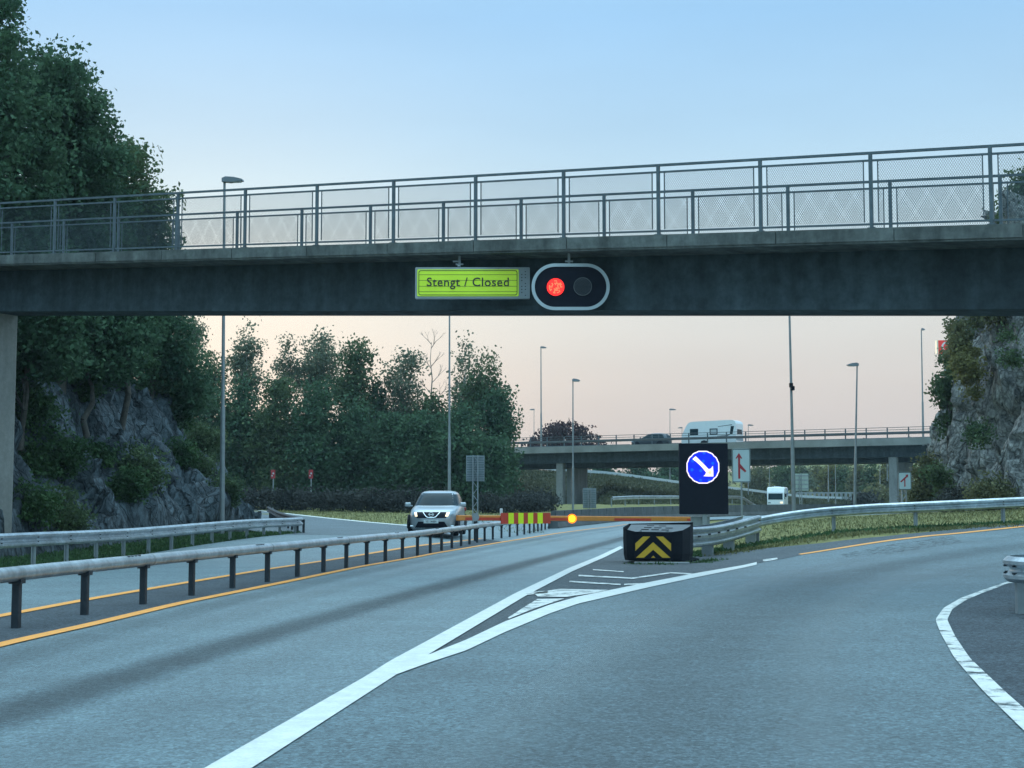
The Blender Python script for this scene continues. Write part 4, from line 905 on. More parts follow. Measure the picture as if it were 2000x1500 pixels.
m = MB().box(ca + FU * 5.93 + EZ * .8, (.03, 2.0, .35), (FU, CN, EZ)); m.build('rear_panel', mat('caravan_grey', (.22, .27, .3), .4, var=.1), cv)
m = MB().prism(circ(.34, 24), ca + FU * 2.5 + CN * .95 + EZ * .34, FU, EZ, CN, .17); m.build('wheel', M_TYRE, cv)
cw([(2.05, .32), (2.2, .62), (2.8, .62), (2.95, .32)], 'wheel_arch', M_BLACK)
m = MB().tube(ca + EZ * .42, ca - FU * 1.2 + EZ * .42, .05); m.build('drawbar', M_POST, cv)
# motorhome (local +Y forward)
mh = local_root('motorhome', 'white motorhome with blue flash coming round the bend under far bridge', 'motorhome')
m = MB(); sec = [(-3.1, .35, 2.72, 1.12), (-3.0, .3, 2.86, 1.14), (1.9, .3, 2.86, 1.14), (2.5, .3, 2.72, 1.13), (2.82, .35, 2.2, 1.10), (3.05, .38, 1.35, 1.06), (3.12, .40, .7, 1.0)]
vs = []
for y, z0, z1, w in sec: vs += [(-w, y, z0), (w, y, z0), (w, y, z1 - .12), (w - .12, y, z1), (-w + .12, y, z1), (-w, y, z1 - .12)]
k = 6; m.add(vs, [(i * k + j, i * k + (j + 1) % k, (i + 1) * k + (j + 1) % k, (i + 1) * k + j) for i in range(len(sec) - 1) for j in range(k)] + [tuple(range(k)), tuple(range(len(vs) - 1, len(vs) - 1 - k, -1))]); m.build('body', M_WPAINT, mh)
def fy(z): return float(np.interp(z, [.7, 1.35, 2.2, 2.72], [3.12, 3.05, 2.82, 2.5]))
m = MB(); grid_patch(m, lambda u, v: Vector((u, fy(v) + .02, v)), np.linspace(-.92, .92, 5), np.linspace(1.22, 2.02, 4)); m.build('windscreen', M_GLASS, mh)
for sg in (1, -1):
    m = MB(); m.prism([(1.7, 1.3), (2.75, 1.3), (2.6, 2.0), (2.0, 2.2), (1.5, 2.0)], (sg * 1.135, 0, 0), EY, EZ, EX * sg, .02); m.prism([(-1.8, 1.5), (-.6, 1.5), (-.6, 2.1), (-1.8, 2.1)], (sg * 1.14, 0, 0), EY, EZ, EX * sg, .015); m.build('side_window', M_GLASS, mh)
    m = MB().box((sg * 1.28, 2.75, 1.75), (.18, .1, .42), bev=.03); m.build('mirror', M_BLACK, mh)
    m = MB().box((sg * .78, 3.1, .82), (.34, .08, .2), bev=.03); hl2 = m.build('headlight', M_HLG if sg > 0 else M_HL, mh)
    for y in (2.0, -1.8): m = MB().prism(circ(.34, 22), (sg * .95, y, .34), EY, EZ, EX * sg, .2); m.build('wheel', M_TYRE, mh)
m = MB().prism([(-2.9, 2.1), (-1.6, 2.6), (-.9, 2.72), (-.5, 2.72), (-1.6, 2.3), (-2.6, 1.8)], (-1.142, 0, 0), EY, EZ, -EX, .012); m.build('blue_flash', mat('blue_flash', (.03, .12, .55), .4, var=.1), mh)
m = MB(); m.box((0, .6, 2.9), (.7, .9, .1), bev=.03); m.box((.2, -1.4, 2.9), (1.2, .8, .08), bev=.03); m.build('roof_hatch', M_WPAINT, mh)
m = MB().box((0, 3.13, .5), (1.9, .06, .16)); m.build('bumper', M_GALVD, mh)
mh.location = (W(1518, 940, 196).x, 196, W(0, 994, 196).z); mh.rotation_euler = (0, 0, R(180 - 15))
# ------------------------------------------------------------------ filling station pylon behind the cliff
Yp = 118.0; pc_ = W(1856, 677.5, Yp); w_, h_ = 47 * Yp / F, 26 * Yp / F
py_ = root('petrol_pylon', (pc_.x, Yp, 1.6), 'red fuel station pylon sign peeping out behind cliff foliage', 'sign')
M_PRED = mat('pylon_red', (.62, .035, .03), .4, var=.08, emit=(.7, .05, .04), estr=.35); M_PWH = mat('pylon_white', (.72, .70, .70), .4, var=.04)
MB().box((pc_.x, Yp + .25, pc_.z), (w_, .5, h_)).build('top_panel', M_PRED, py_)
m = MB(); ring(m, circ(h_ * .40, 36), circ(h_ * .27, 36), (pc_.x - 7 * Yp / F, Yp - .002, pc_.z), EX, EZ, FR, .02); m.build('ring_mark', M_PWH, py_)
MB().box((pc_.x - w_ / 2 - .05, Yp + .25, pc_.z), (.1, .52, h_ * 1.02)).build('pale_edge', mat('pylon_edge', (.8, .72, .55), .4, var=.04), py_)  # plain cream strip along the left end of the red panel
m = MB().box((pc_.x, Yp + .3, pc_.z / 2 + .8), (w_ * .5, .3, pc_.z - 1.0)); m.build('mast', M_GALVD, py_)
m = MB().prism(circ(5.5 * Yp / F, 24), W(1851.5, 728, Yp - .2), EX, EZ, FR, .1); rd = m.build('round_sign', M_PRED, py_)
m = MB()
for dx in (-1.7, 1.5): q = W(1851.5 + dx, 727, Yp - .31); m.box(q, (.06, .01, .2)); 
m.build('mark', M_PWH, rd)
# ------------------------------------------------------------------ rock
def rockmat(name, c, c2):
    m = mat(name, c, .9, var=.5, scale=1.4, bump=1.0, bscale=9, spec=.2, col2=c2, stretch=(1, 1, .6), fine=.5, fscale=5.5)
    n, l = m.node_tree.nodes, m.node_tree.links; b = n['Principled BSDF']; src = b.inputs['Base Color'].links[0].from_socket; geo = [x for x in n if x.type == 'NEW_GEOMETRY'][0]
    w = N(n, 'ShaderNodeTexNoise', Scale=1.3, Detail=4.0); l.new(geo.outputs['Position'], w.inputs['Vector'])
    ad = N(n, 'ShaderNodeVectorMath', operation='MULTIPLY_ADD'); l.new(w.outputs['Color'], ad.inputs[0]); ad.inputs[1].default_value = (.7, .7, .7); l.new(geo.outputs['Position'], ad.inputs[2])
    mp = N(n, 'ShaderNodeMapping'); mp.inputs['Rotation'].default_value = (.5, .35, .4); mp.inputs['Scale'].default_value = (1.0, 1.6, .55); l.new(ad.outputs[0], mp.inputs[0])
    fac = None
    for sc, wd, lo in ((.8, .05, .35), (2.6, .08, .65)):
        v = N(n, 'ShaderNodeTexVoronoi', feature='DISTANCE_TO_EDGE', Scale=sc); l.new(mp.outputs[0], v.inputs['Vector'])
        mr = N(n, 'ShaderNodeMapRange'); l.new(v.outputs['Distance'], mr.inputs[0])
        for i, x in enumerate((0, wd, lo, 1)): mr.inputs[i + 1].default_value = x
        if fac is None: fac = mr.outputs[0]
        else: q = N(n, 'ShaderNodeMath', operation='MULTIPLY'); l.new(fac, q.inputs[0]); l.new(mr.outputs[0], q.inputs[1]); fac = q.outputs[0]
    vm = N(n, 'ShaderNodeVectorMath', operation='SCALE'); l.new(src, vm.inputs[0]); l.new(fac, vm.inputs['Scale']); l.new(vm.outputs[0], b.inputs['Base Color'])
    bp = [x for x in n if x.type == 'BUMP'][0]; b2 = N(n, 'ShaderNodeBump', Strength=.8, Distance=.12); l.new(fac, b2.inputs['Height']); l.new(bp.outputs[0], b2.inputs['Normal']); l.new(b2.outputs[0], b.inputs['Normal'])
    return m
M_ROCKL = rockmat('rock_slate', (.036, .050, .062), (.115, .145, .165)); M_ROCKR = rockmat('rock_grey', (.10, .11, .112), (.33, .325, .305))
def rock_disp(P, seed, cell=1.1, amp=.55, tilt=.45, aniso=(1, 1, .55)):
    rg = np.random.default_rng(seed); Q = P * np.array(aniso); lo, hi = Q.min(0), Q.max(0); out = np.zeros(len(P))
    for lv, (cs, am, tl) in enumerate(((cell * 2.2, amp * .85, tilt), (cell, amp * .62, tilt * 1.0), (cell * .48, amp * .40, tilt * 1.1), (cell * .24, amp * .17, tilt * 1.1))):
        ns = int(np.clip(np.prod((hi - lo) / cs + 1) * .35, 30, 3500)); S = lo + rg.random((ns, 3)) * (hi - lo); off = rg.uniform(-1, 1, ns) * am; dr = rg.normal(size=(ns, 3)) * tl / 2
        for a in range(0, len(P), 2500):
            q = Q[a:a + 2500]; d = (S ** 2).sum(1)[None] - 2 * q @ S.T; i = d.argmin(1); out[a:a + 2500] += off[i] + np.clip(((q - S[i]) * dr[i]).sum(1), -am * 1.3, am * 1.3)
    return out
from mathutils.bvhtree import BVHTree
BVH = {}
def surf(name, P, nrm, disp, nu, nv, m, org, label, cat):
    V = P + nrm * disp[:, None]; i = (np.arange(nu - 1)[:, None] * nv + np.arange(nv - 1)[None, :]).ravel(); f = np.stack([i, i + nv, i + nv + 1, i + 1], 1)
    BVH[name] = BVHTree.FromPolygons([tuple(x) for x in V], [tuple(int(k) for k in x) for x in f]); o = link_mesh(name, np_mesh(name, V - np.array(org), f, False), m, None, org); tag(o, label, cat); return o
# left rock: heightfield-like flank
nu, nv = 330, 110
yy = np.linspace(30, 79, nu); w = np.linspace(0, 1, nv)
Yg, Wg = np.meshgrid(yy, w, indexing='ij')
xb = np.interp(Yg, [30, 45, 58, 66, 79], [-15.0, -12.6, -11.0, -11.4, -12.8])
X = xb - Wg ** 1.15 * 13; H = (8.6 - 1.2 * ss(44, 60, Yg)) * (1 - ss(60, 77, Yg))
wv = np.interp(Wg, [0, .05, .14, .24, .36, .5, .7, 1], [0, .14, .32, .52, .76, .92, 1.05, 1.15])
LH = lambda x, y: 0
Z = gz(X, Yg) - .25 + H * wv
P = np.stack([X.ravel(), Yg.ravel(), Z.ravel()], 1); nrm = np.tile(np.array([.62, -.35, .70]), (len(P), 1)); nrm /= np.linalg.norm(nrm[0])
dsp = rock_disp(P, 3, .95, .30, .42) * np.clip(H.ravel() / 3, .15, 1) * ss(0, .05, Wg.ravel())
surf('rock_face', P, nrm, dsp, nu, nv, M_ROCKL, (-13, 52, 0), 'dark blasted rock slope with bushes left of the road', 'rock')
def left_rock_z(x, y):
    xb_ = np.interp(y, [30, 45, 58, 66, 79], [-15.0, -12.6, -11.0, -11.4, -12.8]); ww = np.clip((xb_ - x) / 13, 0, 1) ** (1 / 1.15)
    return float(gz(x, y) - .25 + (8.6 - 1.2 * ss(44, 60, y)) * (1 - ss(60, 77, y)) * np.interp(ww, [0, .05, .14, .24, .36, .5, .7, 1], [0, .14, .32, .52, .76, .92, 1.05, 1.15]))
# right rock: steep wall
nu, nv = 300, 150
base = np.array([[(1775 - 1000) / F * 106, 106], [(1812 - 1000) / F * 88, 88], [(1842 - 1000) / F * 75, 75], [(1880 - 1000) / F * 69, 69], [(1935 - 1000) / F * 65.5, 65.5], [(2010 - 1000) / F * 63, 63], [(2150 - 1000) / F * 60, 60], [(2400 - 1000) / F * 56, 56]])
bb = smooth_poly(base, nu, 6); tt = np.linspace(0, 1, nu); vv = np.linspace(0, 1, nv)
pxs = 1000 + F * bb[:, 0] / bb[:, 1]
Ht = np.interp(pxs, [1775, 1805, 1820, 1836, 1855, 1900, 1960, 2100, 2400], [2.0, 5.0, 7.5, 10.5, 12.2, 13.4, 14.2, 15, 15])
dirs = np.gradient(bb, axis=0); dirs /= np.linalg.norm(dirs, axis=1)[:, None]; inn = np.stack([-dirs[:, 1], dirs[:, 0]], 1)   # into the hill
vz = np.interp(vv, [0, .72, .8, 1], [0, 1, 1.03, 1.12]); vs_ = np.interp(vv, [0, .35, .72, 1], [0, .9, 1.7, 14])
P = np.zeros((nu, nv, 3)); P[..., :2] = bb[:, None, :] + inn[:, None, :] * vs_[None, :, None]; P[..., 2] = gz(bb[:, 0], bb[:, 1])[:, None] - .2 + Ht[:, None] * vz[None, :]
P = P.reshape(-1, 3); nr = np.concatenate([-inn, np.full((nu, 1), .35)], 1); nr /= np.linalg.norm(nr, axis=1)[:, None]; nr = np.repeat(nr, nv, 0)
dsp = rock_disp(P, 8, 1.25, .52, .55, (1, 1, .5)) * np.clip(np.repeat(Ht, nv) / 6, .2, 1)
surf('cliff_face', P, nr, dsp, nu, nv, M_ROCKR, (22, 66, 0), 'tall grey rock cliff rising at the right edge', 'rock')

def rock_hit(name, px, py, D):
    h = BVH[name].ray_cast(Vector((0, 0, CH)), Vector(ray(px, py)).normalized()); return h[0] if h[0] is not None else W(px, py, D)
# ------------------------------------------------------------------ foliage
def fol(name, c, c2, tr=.25): return mat(name, c, .75, var=.35, scale=.55, spec=.15, col2=c2, trans=tr, fine=.3, fscale=2.2)
M_LEAF = fol('leaf_dark', (.036, .098, .062), (.098, .170, .088), .3); M_LEAF2 = fol('leaf_mid', (.055, .108, .058), (.13, .18, .085), .3); M_LEAFB = fol('leaf_birch', (.10, .15, .105), (.215, .245, .16), .45)
M_LEAFY = fol('leaf_yellow', (.12, .14, .055), (.24, .22, .085), .35); M_LEAFP = fol('leaf_purple', (.045, .022, .030), (.085, .045, .050)); M_LEAFS = fol('leaf_shrub', (.035, .088, .040), (.085, .155, .06)); M_LEAFH = fol('leaf_hedge', (.030, .040, .042), (.070, .072, .065)); M_LEAFO = fol('leaf_olive', (.105, .125, .062), (.22, .21, .105), .35)
M_EMB = fol('embankment_grass', (.062, .080, .045), (.135, .13, .07), .2); M_DRY = fol('dry_grass', (.12, .14, .06), (.26, .24, .11), .2)
def leaf_quads(Cn, size, rg, asp=.62, droop=0.0):
    n = len(Cn); a = rg.normal(size=(n, 3)); a[:, 2] = a[:, 2] * (1 - droop) - droop * 1.6; a /= np.linalg.norm(a, axis=1)[:, None]
    b = np.cross(a, rg.normal(size=(n, 3))); b /= np.linalg.norm(b, axis=1)[:, None] + 1e-9
    s = (size * rg.uniform(.6, 1.35, n))[:, None]; k = rg.uniform(-.2, .2, (n, 1)); c = np.cross(a, b)
    V = np.stack([Cn - a * s, Cn + b * s * asp + c * s * .25 + a * s * k, Cn + a * s, Cn - b * s * asp + c * s * .25 + a * s * k], 1).reshape(-1, 3)
    return V, np.arange(4 * n).reshape(-1, 4)
def crown_leaves(rg, lobes, n_cl, per, sig, hollow=.45):
    """lobes: rows cx cy cz rx ry rz ; clusters biased to each lobe's shell"""
    L = np.array(lobes, float); wt = (L[:, 3] * L[:, 5]); wt /= wt.sum(); pick = rg.choice(len(L), n_cl, p=wt)
    d = rg.normal(size=(n_cl, 3)); d /= np.linalg.norm(d, axis=1)[:, None]; rad = (hollow + (1 - hollow) * rg.random(n_cl) ** .6 + (rg.random(n_cl) < .14) * rg.uniform(.05, .38, n_cl))[:, None]
    cc = L[pick, :3] + d * L[pick, 3:6] * rad
    m = rg.poisson(per, n_cl) + 2; idx = np.repeat(np.arange(n_cl), m); sg = sig * rg.uniform(.5, 1.5, n_cl)
    return cc, cc[idx] + np.clip(rg.normal(size=(len(idx), 3)), -1.5, 1.5) * sg[idx][:, None] * np.array([1, 1, .7])
def lobes_for(rg, c, zb, zt, rx, shape, k=9):
    out = []
    for i in range(k):
        t = (i + .5) / k; z = zb + (zt - zb) * t
        R_ = {'oval': (math.sqrt(max(.05, 1 - (1.75 * (t - .42)) ** 2)) * (1 - .45 * max(0, t - .5))), 'cone': (1 - t) ** .75 + .1, 'dome': math.sqrt(max(.08, 1 - t * t)), 'tall': (.35 + .65 * math.sin(math.pi * min(1, t * .9 + .22))) * (1.0 - .72 * max(0, t - .35) / .65)}[shape] * rx
        R_ *= rg.uniform(.72, 1.18)
        for j in range(2 if R_ > rx * .4 else 1):
            a = rg.random() * 6.28; o = R_ * rg.uniform(.15, .65); r = R_ * rg.uniform(.42, .72); hz = max(r * .8, (zt - zb) / k * .75)
            if z + hz > zt: z2 = zt - hz
            else: z2 = z
            out.append((c[0] + o * math.cos(a), c[1] + o * math.sin(a), z2, r, r, hz))
    return out
def plant(name, label, cat, base, lobes, m, seed, n_cl, per, sig, leaf, trunk=None, group=None, hollow=.45, bark=None, droop=0.0, nbr=7, asp=.62):
    rg = np.random.default_rng(seed); r_ = root(name, base, label, cat, group)
    cc, pts = crown_leaves(rg, lobes, n_cl, per, sig, hollow); V, Fq = leaf_quads(pts, leaf, rg, asp, droop)
    link_mesh('crown', np_mesh('crown', V - np.array(base)[None], Fq), m, r_)
    if trunk:
        tr_, top = trunk; L = np.array(lobes); zt = base[2] + (L[:, 2].max() - base[2]) * top; mcx, mcy = L[:, 0].mean(), L[:, 1].mean()
        b = Vector(base) - EZ * .3; e = Vector((base[0] * .4 + mcx * .6, base[1] * .4 + mcy * .6, zt)); q = MB(); P_ = [b.lerp(e, f) + Vector((rg.normal() * .1, rg.normal() * .1, 0)) * (f > 0) for f in np.linspace(0, 1, 7)]
        for i in range(6): q.tube(P_[i], P_[i + 1], tr_ * (1 - i / 6.6), tr_ * (1 - (i + 1) / 6.6), 9)
        for k in rg.choice(len(cc), min(nbr, len(cc)), replace=False):
            f = rg.uniform(.3, .95); s = b.lerp(e, f); t = Vector(cc[k]); mid = s.lerp(t, .5) + EZ * .2; rr_ = tr_ * .38 * (1 - f * .6); q.tube(s, mid, rr_, rr_ * .6, 6); q.tube(mid, t, rr_ * .6, rr_ * .15, 6)
        q.build('trunk', bark or M_BARK, r_)
    return r_
def pxlobes(L, D, dj, rg): # lobes given in photo pixels (x, y, r) at distance D with depth jitter
    out = []
    for x, y, r in L:
        d = D + rg.uniform(-dj, dj); p = W(x, y, d); rr_ = r * d / F; out.append((p.x, p.y, p.z, rr_, rr_ * 1.1, rr_))
    return out
rgL = np.random.default_rng(5)
def on_left(px, D):
    x = (px - 1000) / F * D; return (x, D, left_rock_z(x, D) - .1)
# the big trees over the left rock
plant('broadleaf_tree', 'tallest dark broadleaf tree at the upper left corner', 'tree', on_left(-40, 46), pxlobes([(-75, 40, 105), (-105, 190, 125), (-10, 160, 75), (25, 225, 85), (-60, 300, 120), (40, 330, 90), (-20, 60, 40), (-8, 10, 28), (15, 110, 45), (-60, 430, 120), (30, 440, 85)], 46, 1.6, rgL), M_LEAF, 11, 430, 92, .34, .088, (.32, .8), 'trees on the left rock')
plant('broadleaf_tree', 'broad dark tree second from the upper left corner', 'tree', on_left(110, 50), pxlobes([(118, 185, 60), (150, 235, 62), (92, 140, 40), (100, 260, 85), (150, 330, 85), (185, 265, 38), (75, 370, 90), (165, 420, 85), (190, 300, 45), (100, 480, 90), (55, 170, 45), (135, 150, 26)], 50, 1.5, rgL), M_LEAF, 12, 430, 88, .34, .088, (.28, .8), 'trees on the left rock')
plant('broadleaf_tree', 'lower leafy tree leaning over the left end of footbridge', 'tree', on_left(235, 54), pxlobes([(228, 345, 52), (255, 310, 28), (215, 410, 75), (265, 400, 48), (285, 440, 40), (255, 470, 60), (200, 500, 70), (310, 475, 22), (305, 395, 14), (318, 440, 16), (285, 350, 14), (175, 470, 60), (318, 385, 9)], 54, 1.2, rgL), M_LEAF2, 13, 330, 80, .30, .085, (.13, .8), 'trees on the left rock')
plant('broadleaf_tree', 'shaded tree mass hanging behind the concrete column', 'tree', on_left(40, 44), pxlobes([(40, 560, 90), (110, 600, 70), (30, 660, 65), (-40, 620, 90), (90, 670, 45), (60, 705, 45), (120, 700, 40)], 45, 1.0, rgL), M_LEAF, 14, 330, 66, .38, .09, (.12, .7), 'trees on the left rock')
plant('broadleaf_tree', 'shaded tree under the girder right of the column', 'tree', on_left(170, 50), pxlobes([(160, 590, 80), (220, 610, 75), (180, 670, 45), (130, 650, 50), (245, 670, 45), (110, 570, 60), (170, 705, 42), (215, 705, 40)], 51, 1.0, rgL), M_LEAF, 15, 330, 66, .38, .09, (.12, .7), 'trees on the left rock')
plant('broadleaf_tree', 'dark tree on top of the rock ridge left of tall lamp', 'tree', on_left(290, 59), pxlobes([(280, 620, 60), (315, 655, 42), (260, 670, 50), (300, 700, 45), (335, 690, 35), (340, 735, 40), (350, 640, 18), (365, 760, 35)], 60, 1.2, rgL), M_LEAF, 16, 300, 62, .40, .095, (.13, .7), 'trees on the left rock')
# shrubs growing on the rock flank
for i, (x, y, r, d, lb) in enumerate(((110, 870, 48, 46, 'bright shrub on the rock, upper one right of the column'), (55, 900, 42, 42, 'shrub beside the column foot on the left rock'), (120, 1000, 45, 41, 'lush green shrub low behind the left guardrail'), (60, 975, 45, 40, 'dark shrub at the base of the column'), (180, 880, 34, 49, 'round shrub growing from the middle of the rock'), (275, 905, 40, 52, 'wide shrub clinging to the rock centre'), (345, 885, 34, 55, 'light green shrub on right part of the rock'), (255, 945, 30, 51, 'small shrub under the wide one on the rock'), (385, 905, 28, 57, 'shrub near the right edge of the rock left of lamp'), (60, 790, 50, 46, 'shaded bush high on the rock by the column'), (150, 755, 40, 50, 'bush below the trees high on the rock'), (440, 950, 26, 61, 'bush at the right foot of the rock by the lamp post'), (200, 700, 44, 54, 'bush on the ridge of the left rock, leftmost of the ridge row'), (255, 700, 40, 57, 'bush on the ridge left of the dark ridge tree'), (310, 735, 40, 60, 'bush on the sloping end of the ridge'), (350, 790, 34, 62, 'bush far down the sloping ridge near the lamp'), (150, 690, 48, 52, 'shaded ridge bush nearest the column'), (400, 850, 28, 64, 'bush at the lower end of the ridge left of the lamp pole'))):
    p = rock_hit('rock_face', x, y, d); d = p.y; g = p.z - .3; rr_ = r * d / F * 1.05; p = p * .995; d = p.y - .1
    plant('shrub', lb, 'shrub', (p.x, d, p.z - rr_ * .8), [(p.x, d, p.z, rr_, rr_, rr_ * .9), (p.x + rr_ * .5, d, p.z - rr_ * .3, rr_ * .7, rr_ * .7, rr_ * .6), (p.x - rr_ * .5, d, p.z - rr_ * .4, rr_ * .7, rr_ * .7, rr_ * .6), (p.x, d + .2, p.z - rr_ * .7, rr_ * .9, rr_ * .8, rr_ * .6)], M_LEAFS if i % 3 != 2 else M_LEAF2, 30 + i, 110, 24, .18, .062, None, 'shrubs on the left rock', hollow=.3)
# the wood across the slip road
def tree_px(label, px, ytop, ybot, hw, D, shape, m, seed, n_cl, per, sig, leaf=.17, k=9, bark=None, hollow=.4, droop=0, nbr=8, tr_=.16, base_y=None):
    t, b = W(px, ytop, D), W(px, ybot, D); rg = np.random.default_rng(seed); rx = hw * D / F; g = float(gz(t.x, D)) - .1
    return plant('birch_tree' if bark is M_BIRCH else 'broadleaf_tree', label, 'tree', (t.x, D, g), lobes_for(rg, (t.x, D), b.z, t.z, rx, shape, k), m, seed + 500, n_cl, per, sig, leaf, (tr_, .92), 'trees of the wood', hollow, bark, droop, nbr)
WOOD = [('weeping birch whose hanging twigs show right of the left rock trees', 376, 590, 700, 24, 118, 'tall', M_LEAFB, 90, 13, .45, .14, M_BIRCH, 1),
 ('small dark tree just left of the tall left lamp post', 412, 688, 800, 26, 116, 'oval', M_LEAF2, 120, 16, .5, .17, None, 0),
 ('tall airy birch right of the tall left lamp post', 483, 618, 770, 44, 120, 'tall', M_LEAFB, 190, 13, .5, .15, M_BIRCH, .2),
 ('thin pointed birch between two taller birches', 562, 648, 770, 27, 119, 'cone', M_LEAFB, 80, 14, .45, .15, M_BIRCH, 0),
 ('full round topped birch near the middle of the wood', 632, 646, 800, 50, 120, 'oval', M_LEAFB, 260, 13, .5, .15, M_BIRCH, .2),
 ('dark tree right of the round topped birch', 698, 662, 860, 46, 117, 'oval', M_LEAF2, 260, 17, .55, .17, None, 0),
 ('low dark tree in the dip of the treeline', 735, 745, 900, 34, 118, 'oval', M_LEAF, 160, 18, .55, .17, None, 0),
 ('pale green tree left of the bare dead tree', 785, 676, 880, 48, 117, 'oval', M_LEAFB, 260, 14, .55, .16, M_BIRCH, .1),
 ('tree right of the dead tree behind the thin pole', 908, 656, 900, 50, 119, 'tall', M_LEAFB, 260, 14, .52, .16, M_BIRCH, .1),
 ('dark tree at the right shoulder of the wood', 945, 692, 900, 44, 116, 'oval', M_LEAF2, 240, 17, .55, .17, None, 0),
 ('last tree of the wood reaching over the far bridge end', 972, 760, 950, 42, 114, 'dome', M_LEAF, 260, 17, .55, .17, None, 0),
 ('short tree below the dead tree', 845, 765, 920, 42, 116, 'oval', M_LEAF2, 230, 17, .55, .17, None, 0),
 ('bushy tree in the front row right of tall lamp', 470, 735, 960, 52, 113, 'oval', M_LEAF, 380, 18, .6, .17, None, 0),
 ('front row tree between lamp and red marker sign', 395, 745, 960, 50, 112, 'oval', M_LEAF, 330, 18, .6, .17, None, 0),
 ('front row tree above the left red marker sign', 545, 722, 970, 52, 112, 'oval', M_LEAF2, 380, 18, .6, .17, None, 0),
 ('front row tree above the right red marker sign', 620, 745, 970, 52, 111, 'oval', M_LEAF, 380, 18, .6, .17, None, 0),
 ('front row tree in the dip left of the car', 690, 770, 975, 52, 112, 'oval', M_LEAF, 380, 18, .6, .17, None, 0),
 ('front row tree just left above the silver car', 762, 800, 975, 50, 111, 'oval', M_LEAF, 380, 18, .6, .17, None, 0),
 ('front row tree directly behind the silver car', 835, 800, 980, 52, 110, 'oval', M_LEAF, 380, 18, .6, .17, None, 0),
 ('front row tree behind the ribbed sign back', 905, 790, 985, 50, 109, 'oval', M_LEAF, 380, 18, .6, .17, None, 0),
 ('low spreading tree at the right edge of the wood', 958, 850, 985, 34, 108, 'dome', M_LEAF, 260, 18, .5, .16, None, 0)]
for i, (lb, px, yt, yb_, hw, D, sh, m_, nc, per, sig, lf, bk, dr) in enumerate(WOOD):
    tree_px(lb, px, yt, yb_, hw, D, sh, m_, 700 + i, nc, per * 1.5, sig, lf * .80, bark=bk, droop=dr * .8, nbr=10)
for i, (px, yt, D, lb) in enumerate(((440, 800, 126, 'second row tree behind the tall lamp post'), (520, 795, 127, 'second row tree behind the left marker sign'), (590, 800, 126, 'second row tree between the two marker signs'), (665, 815, 127, 'second row tree right of the right marker sign'), (735, 840, 126, 'second row tree low in the treeline dip'), (810, 820, 127, 'second row tree behind the car roof'), (875, 815, 126, 'second row tree behind the thin pole'), (355, 770, 124, 'second row tree at the left end of the wood'))):
    tree_px(lb, px, yt, 995, 50, D, 'oval', M_LEAF, 760 + i, 260, 22, .7, .16)
# projecting twig at the right end
q = W(1003, 832, 114); plant('broadleaf_tree', 'twiggy branch like sapling jutting right of the wood', 'tree', (W(985, 940, 114).x, 114, float(gz(-.5, 114))), pxlobes([(985, 850, 20), (1000, 836, 9), (1010, 829, 6), (978, 880, 24), (968, 920, 26)], 114, .4, rgL), M_LEAF2, 61, 60, 13, .3, .14, (.08, .9), 'trees of the wood')
# dead tree
def dead_tree():
    b = W(846, 985, 117); t = W(842, 668, 117); b.z = float(gz(b.x, 117)); r_ = root('dead_tree', b, 'bare leafless tree standing out in the wood', 'tree'); rg = random.Random(3); m = MB()
    def br(p, d, L, r, n):
        q = p + d * L; m.tube(p, q, r, r * .7, 6 if r > .03 else 4, False)
        if n == 0: return
        for k in range(2 if n < 3 else 3):
            a = Vector((rg.uniform(-1, 1), rg.uniform(-1, 1), rg.uniform(-.1, .8))); br(q if rg.random() < .6 else p.lerp(q, rg.uniform(.5, 1)), (d * 1.05 + a * .62).normalized(), L * rg.uniform(.62, .85), r * .6, n - 1)
    p = b
    for i in range(9):
        q = b.lerp(t, (i + 1) / 9) + Vector((rg.uniform(-.12, .12), 0, 0)); m.tube(p, q, .14 * (1 - i / 10), .14 * (1 - (i + 1) / 10), 8, False)
        if i > 3:
            for s in (1, -1): br(p.lerp(q, rg.random()), Vector((s * rg.uniform(.5, .9), rg.uniform(-.4, .4), .8)).normalized(), rg.uniform(.8, 1.3) * (1.25 - i / 12), .035, 3)
        p = q
    m.build('trunk', mat('dead_wood', (.22, .19, .165), .9, var=.3, scale=4), r_)
dead_tree()
# hedges
def hedge(name, label, pts, h, wd, m, seed, n):
    rg = np.random.default_rng(seed); P = poly_resample([(p.x, p.y) for p in pts], 200); lob = [(a, b, float(gz(a, b)) + h * .45, wd, wd * .8, h * .55 * rg.uniform(.75, 1.2)) for a, b in P[::4]]
    c = P[100]; r_ = root(name, gp(c[0], c[1]), label, 'hedge'); cc, pt = crown_leaves(rg, lob, n, 16, .28, .3); V, Fq = leaf_quads(pt, .10, rg)
    link_mesh('foliage', np_mesh('foliage', V - np.array(ORG[r_.name]), Fq), m, r_)
hedge('hedge', 'long low dark hedge between mown grass and wood', [W(x, 985, d) for x, d in ((455, 104), (560, 103), (680, 101), (790, 99), (870, 97))], 1.5, 1.1, M_LEAFH, 71, 700)
hedge('hedge', 'dark purplish hedge right of the ribbed sign by the pier', [W(x, 985, d) for x, d in ((940, 96), (1000, 98), (1040, 101), (1068, 106))], 1.15, 1.1, M_LEAFH, 72, 330)
# purple tree beyond the bridge
plant('purple_tree', 'wide purple leaved tree behind the far bridge railing', 'tree', (W(1100, 940, 205).x, 205, 2.0), pxlobes([(1105, 862, 34), (1075, 866, 30), (1140, 868, 30), (1060, 876, 26), (1165, 878, 22), (1090, 846, 20), (1125, 848, 20), (1050, 885, 22), (1185, 888, 14), (1040, 890, 14)], 205, 1.5, rgL), M_LEAFP, 81, 330, 15, .6, .24, (.35, .7))
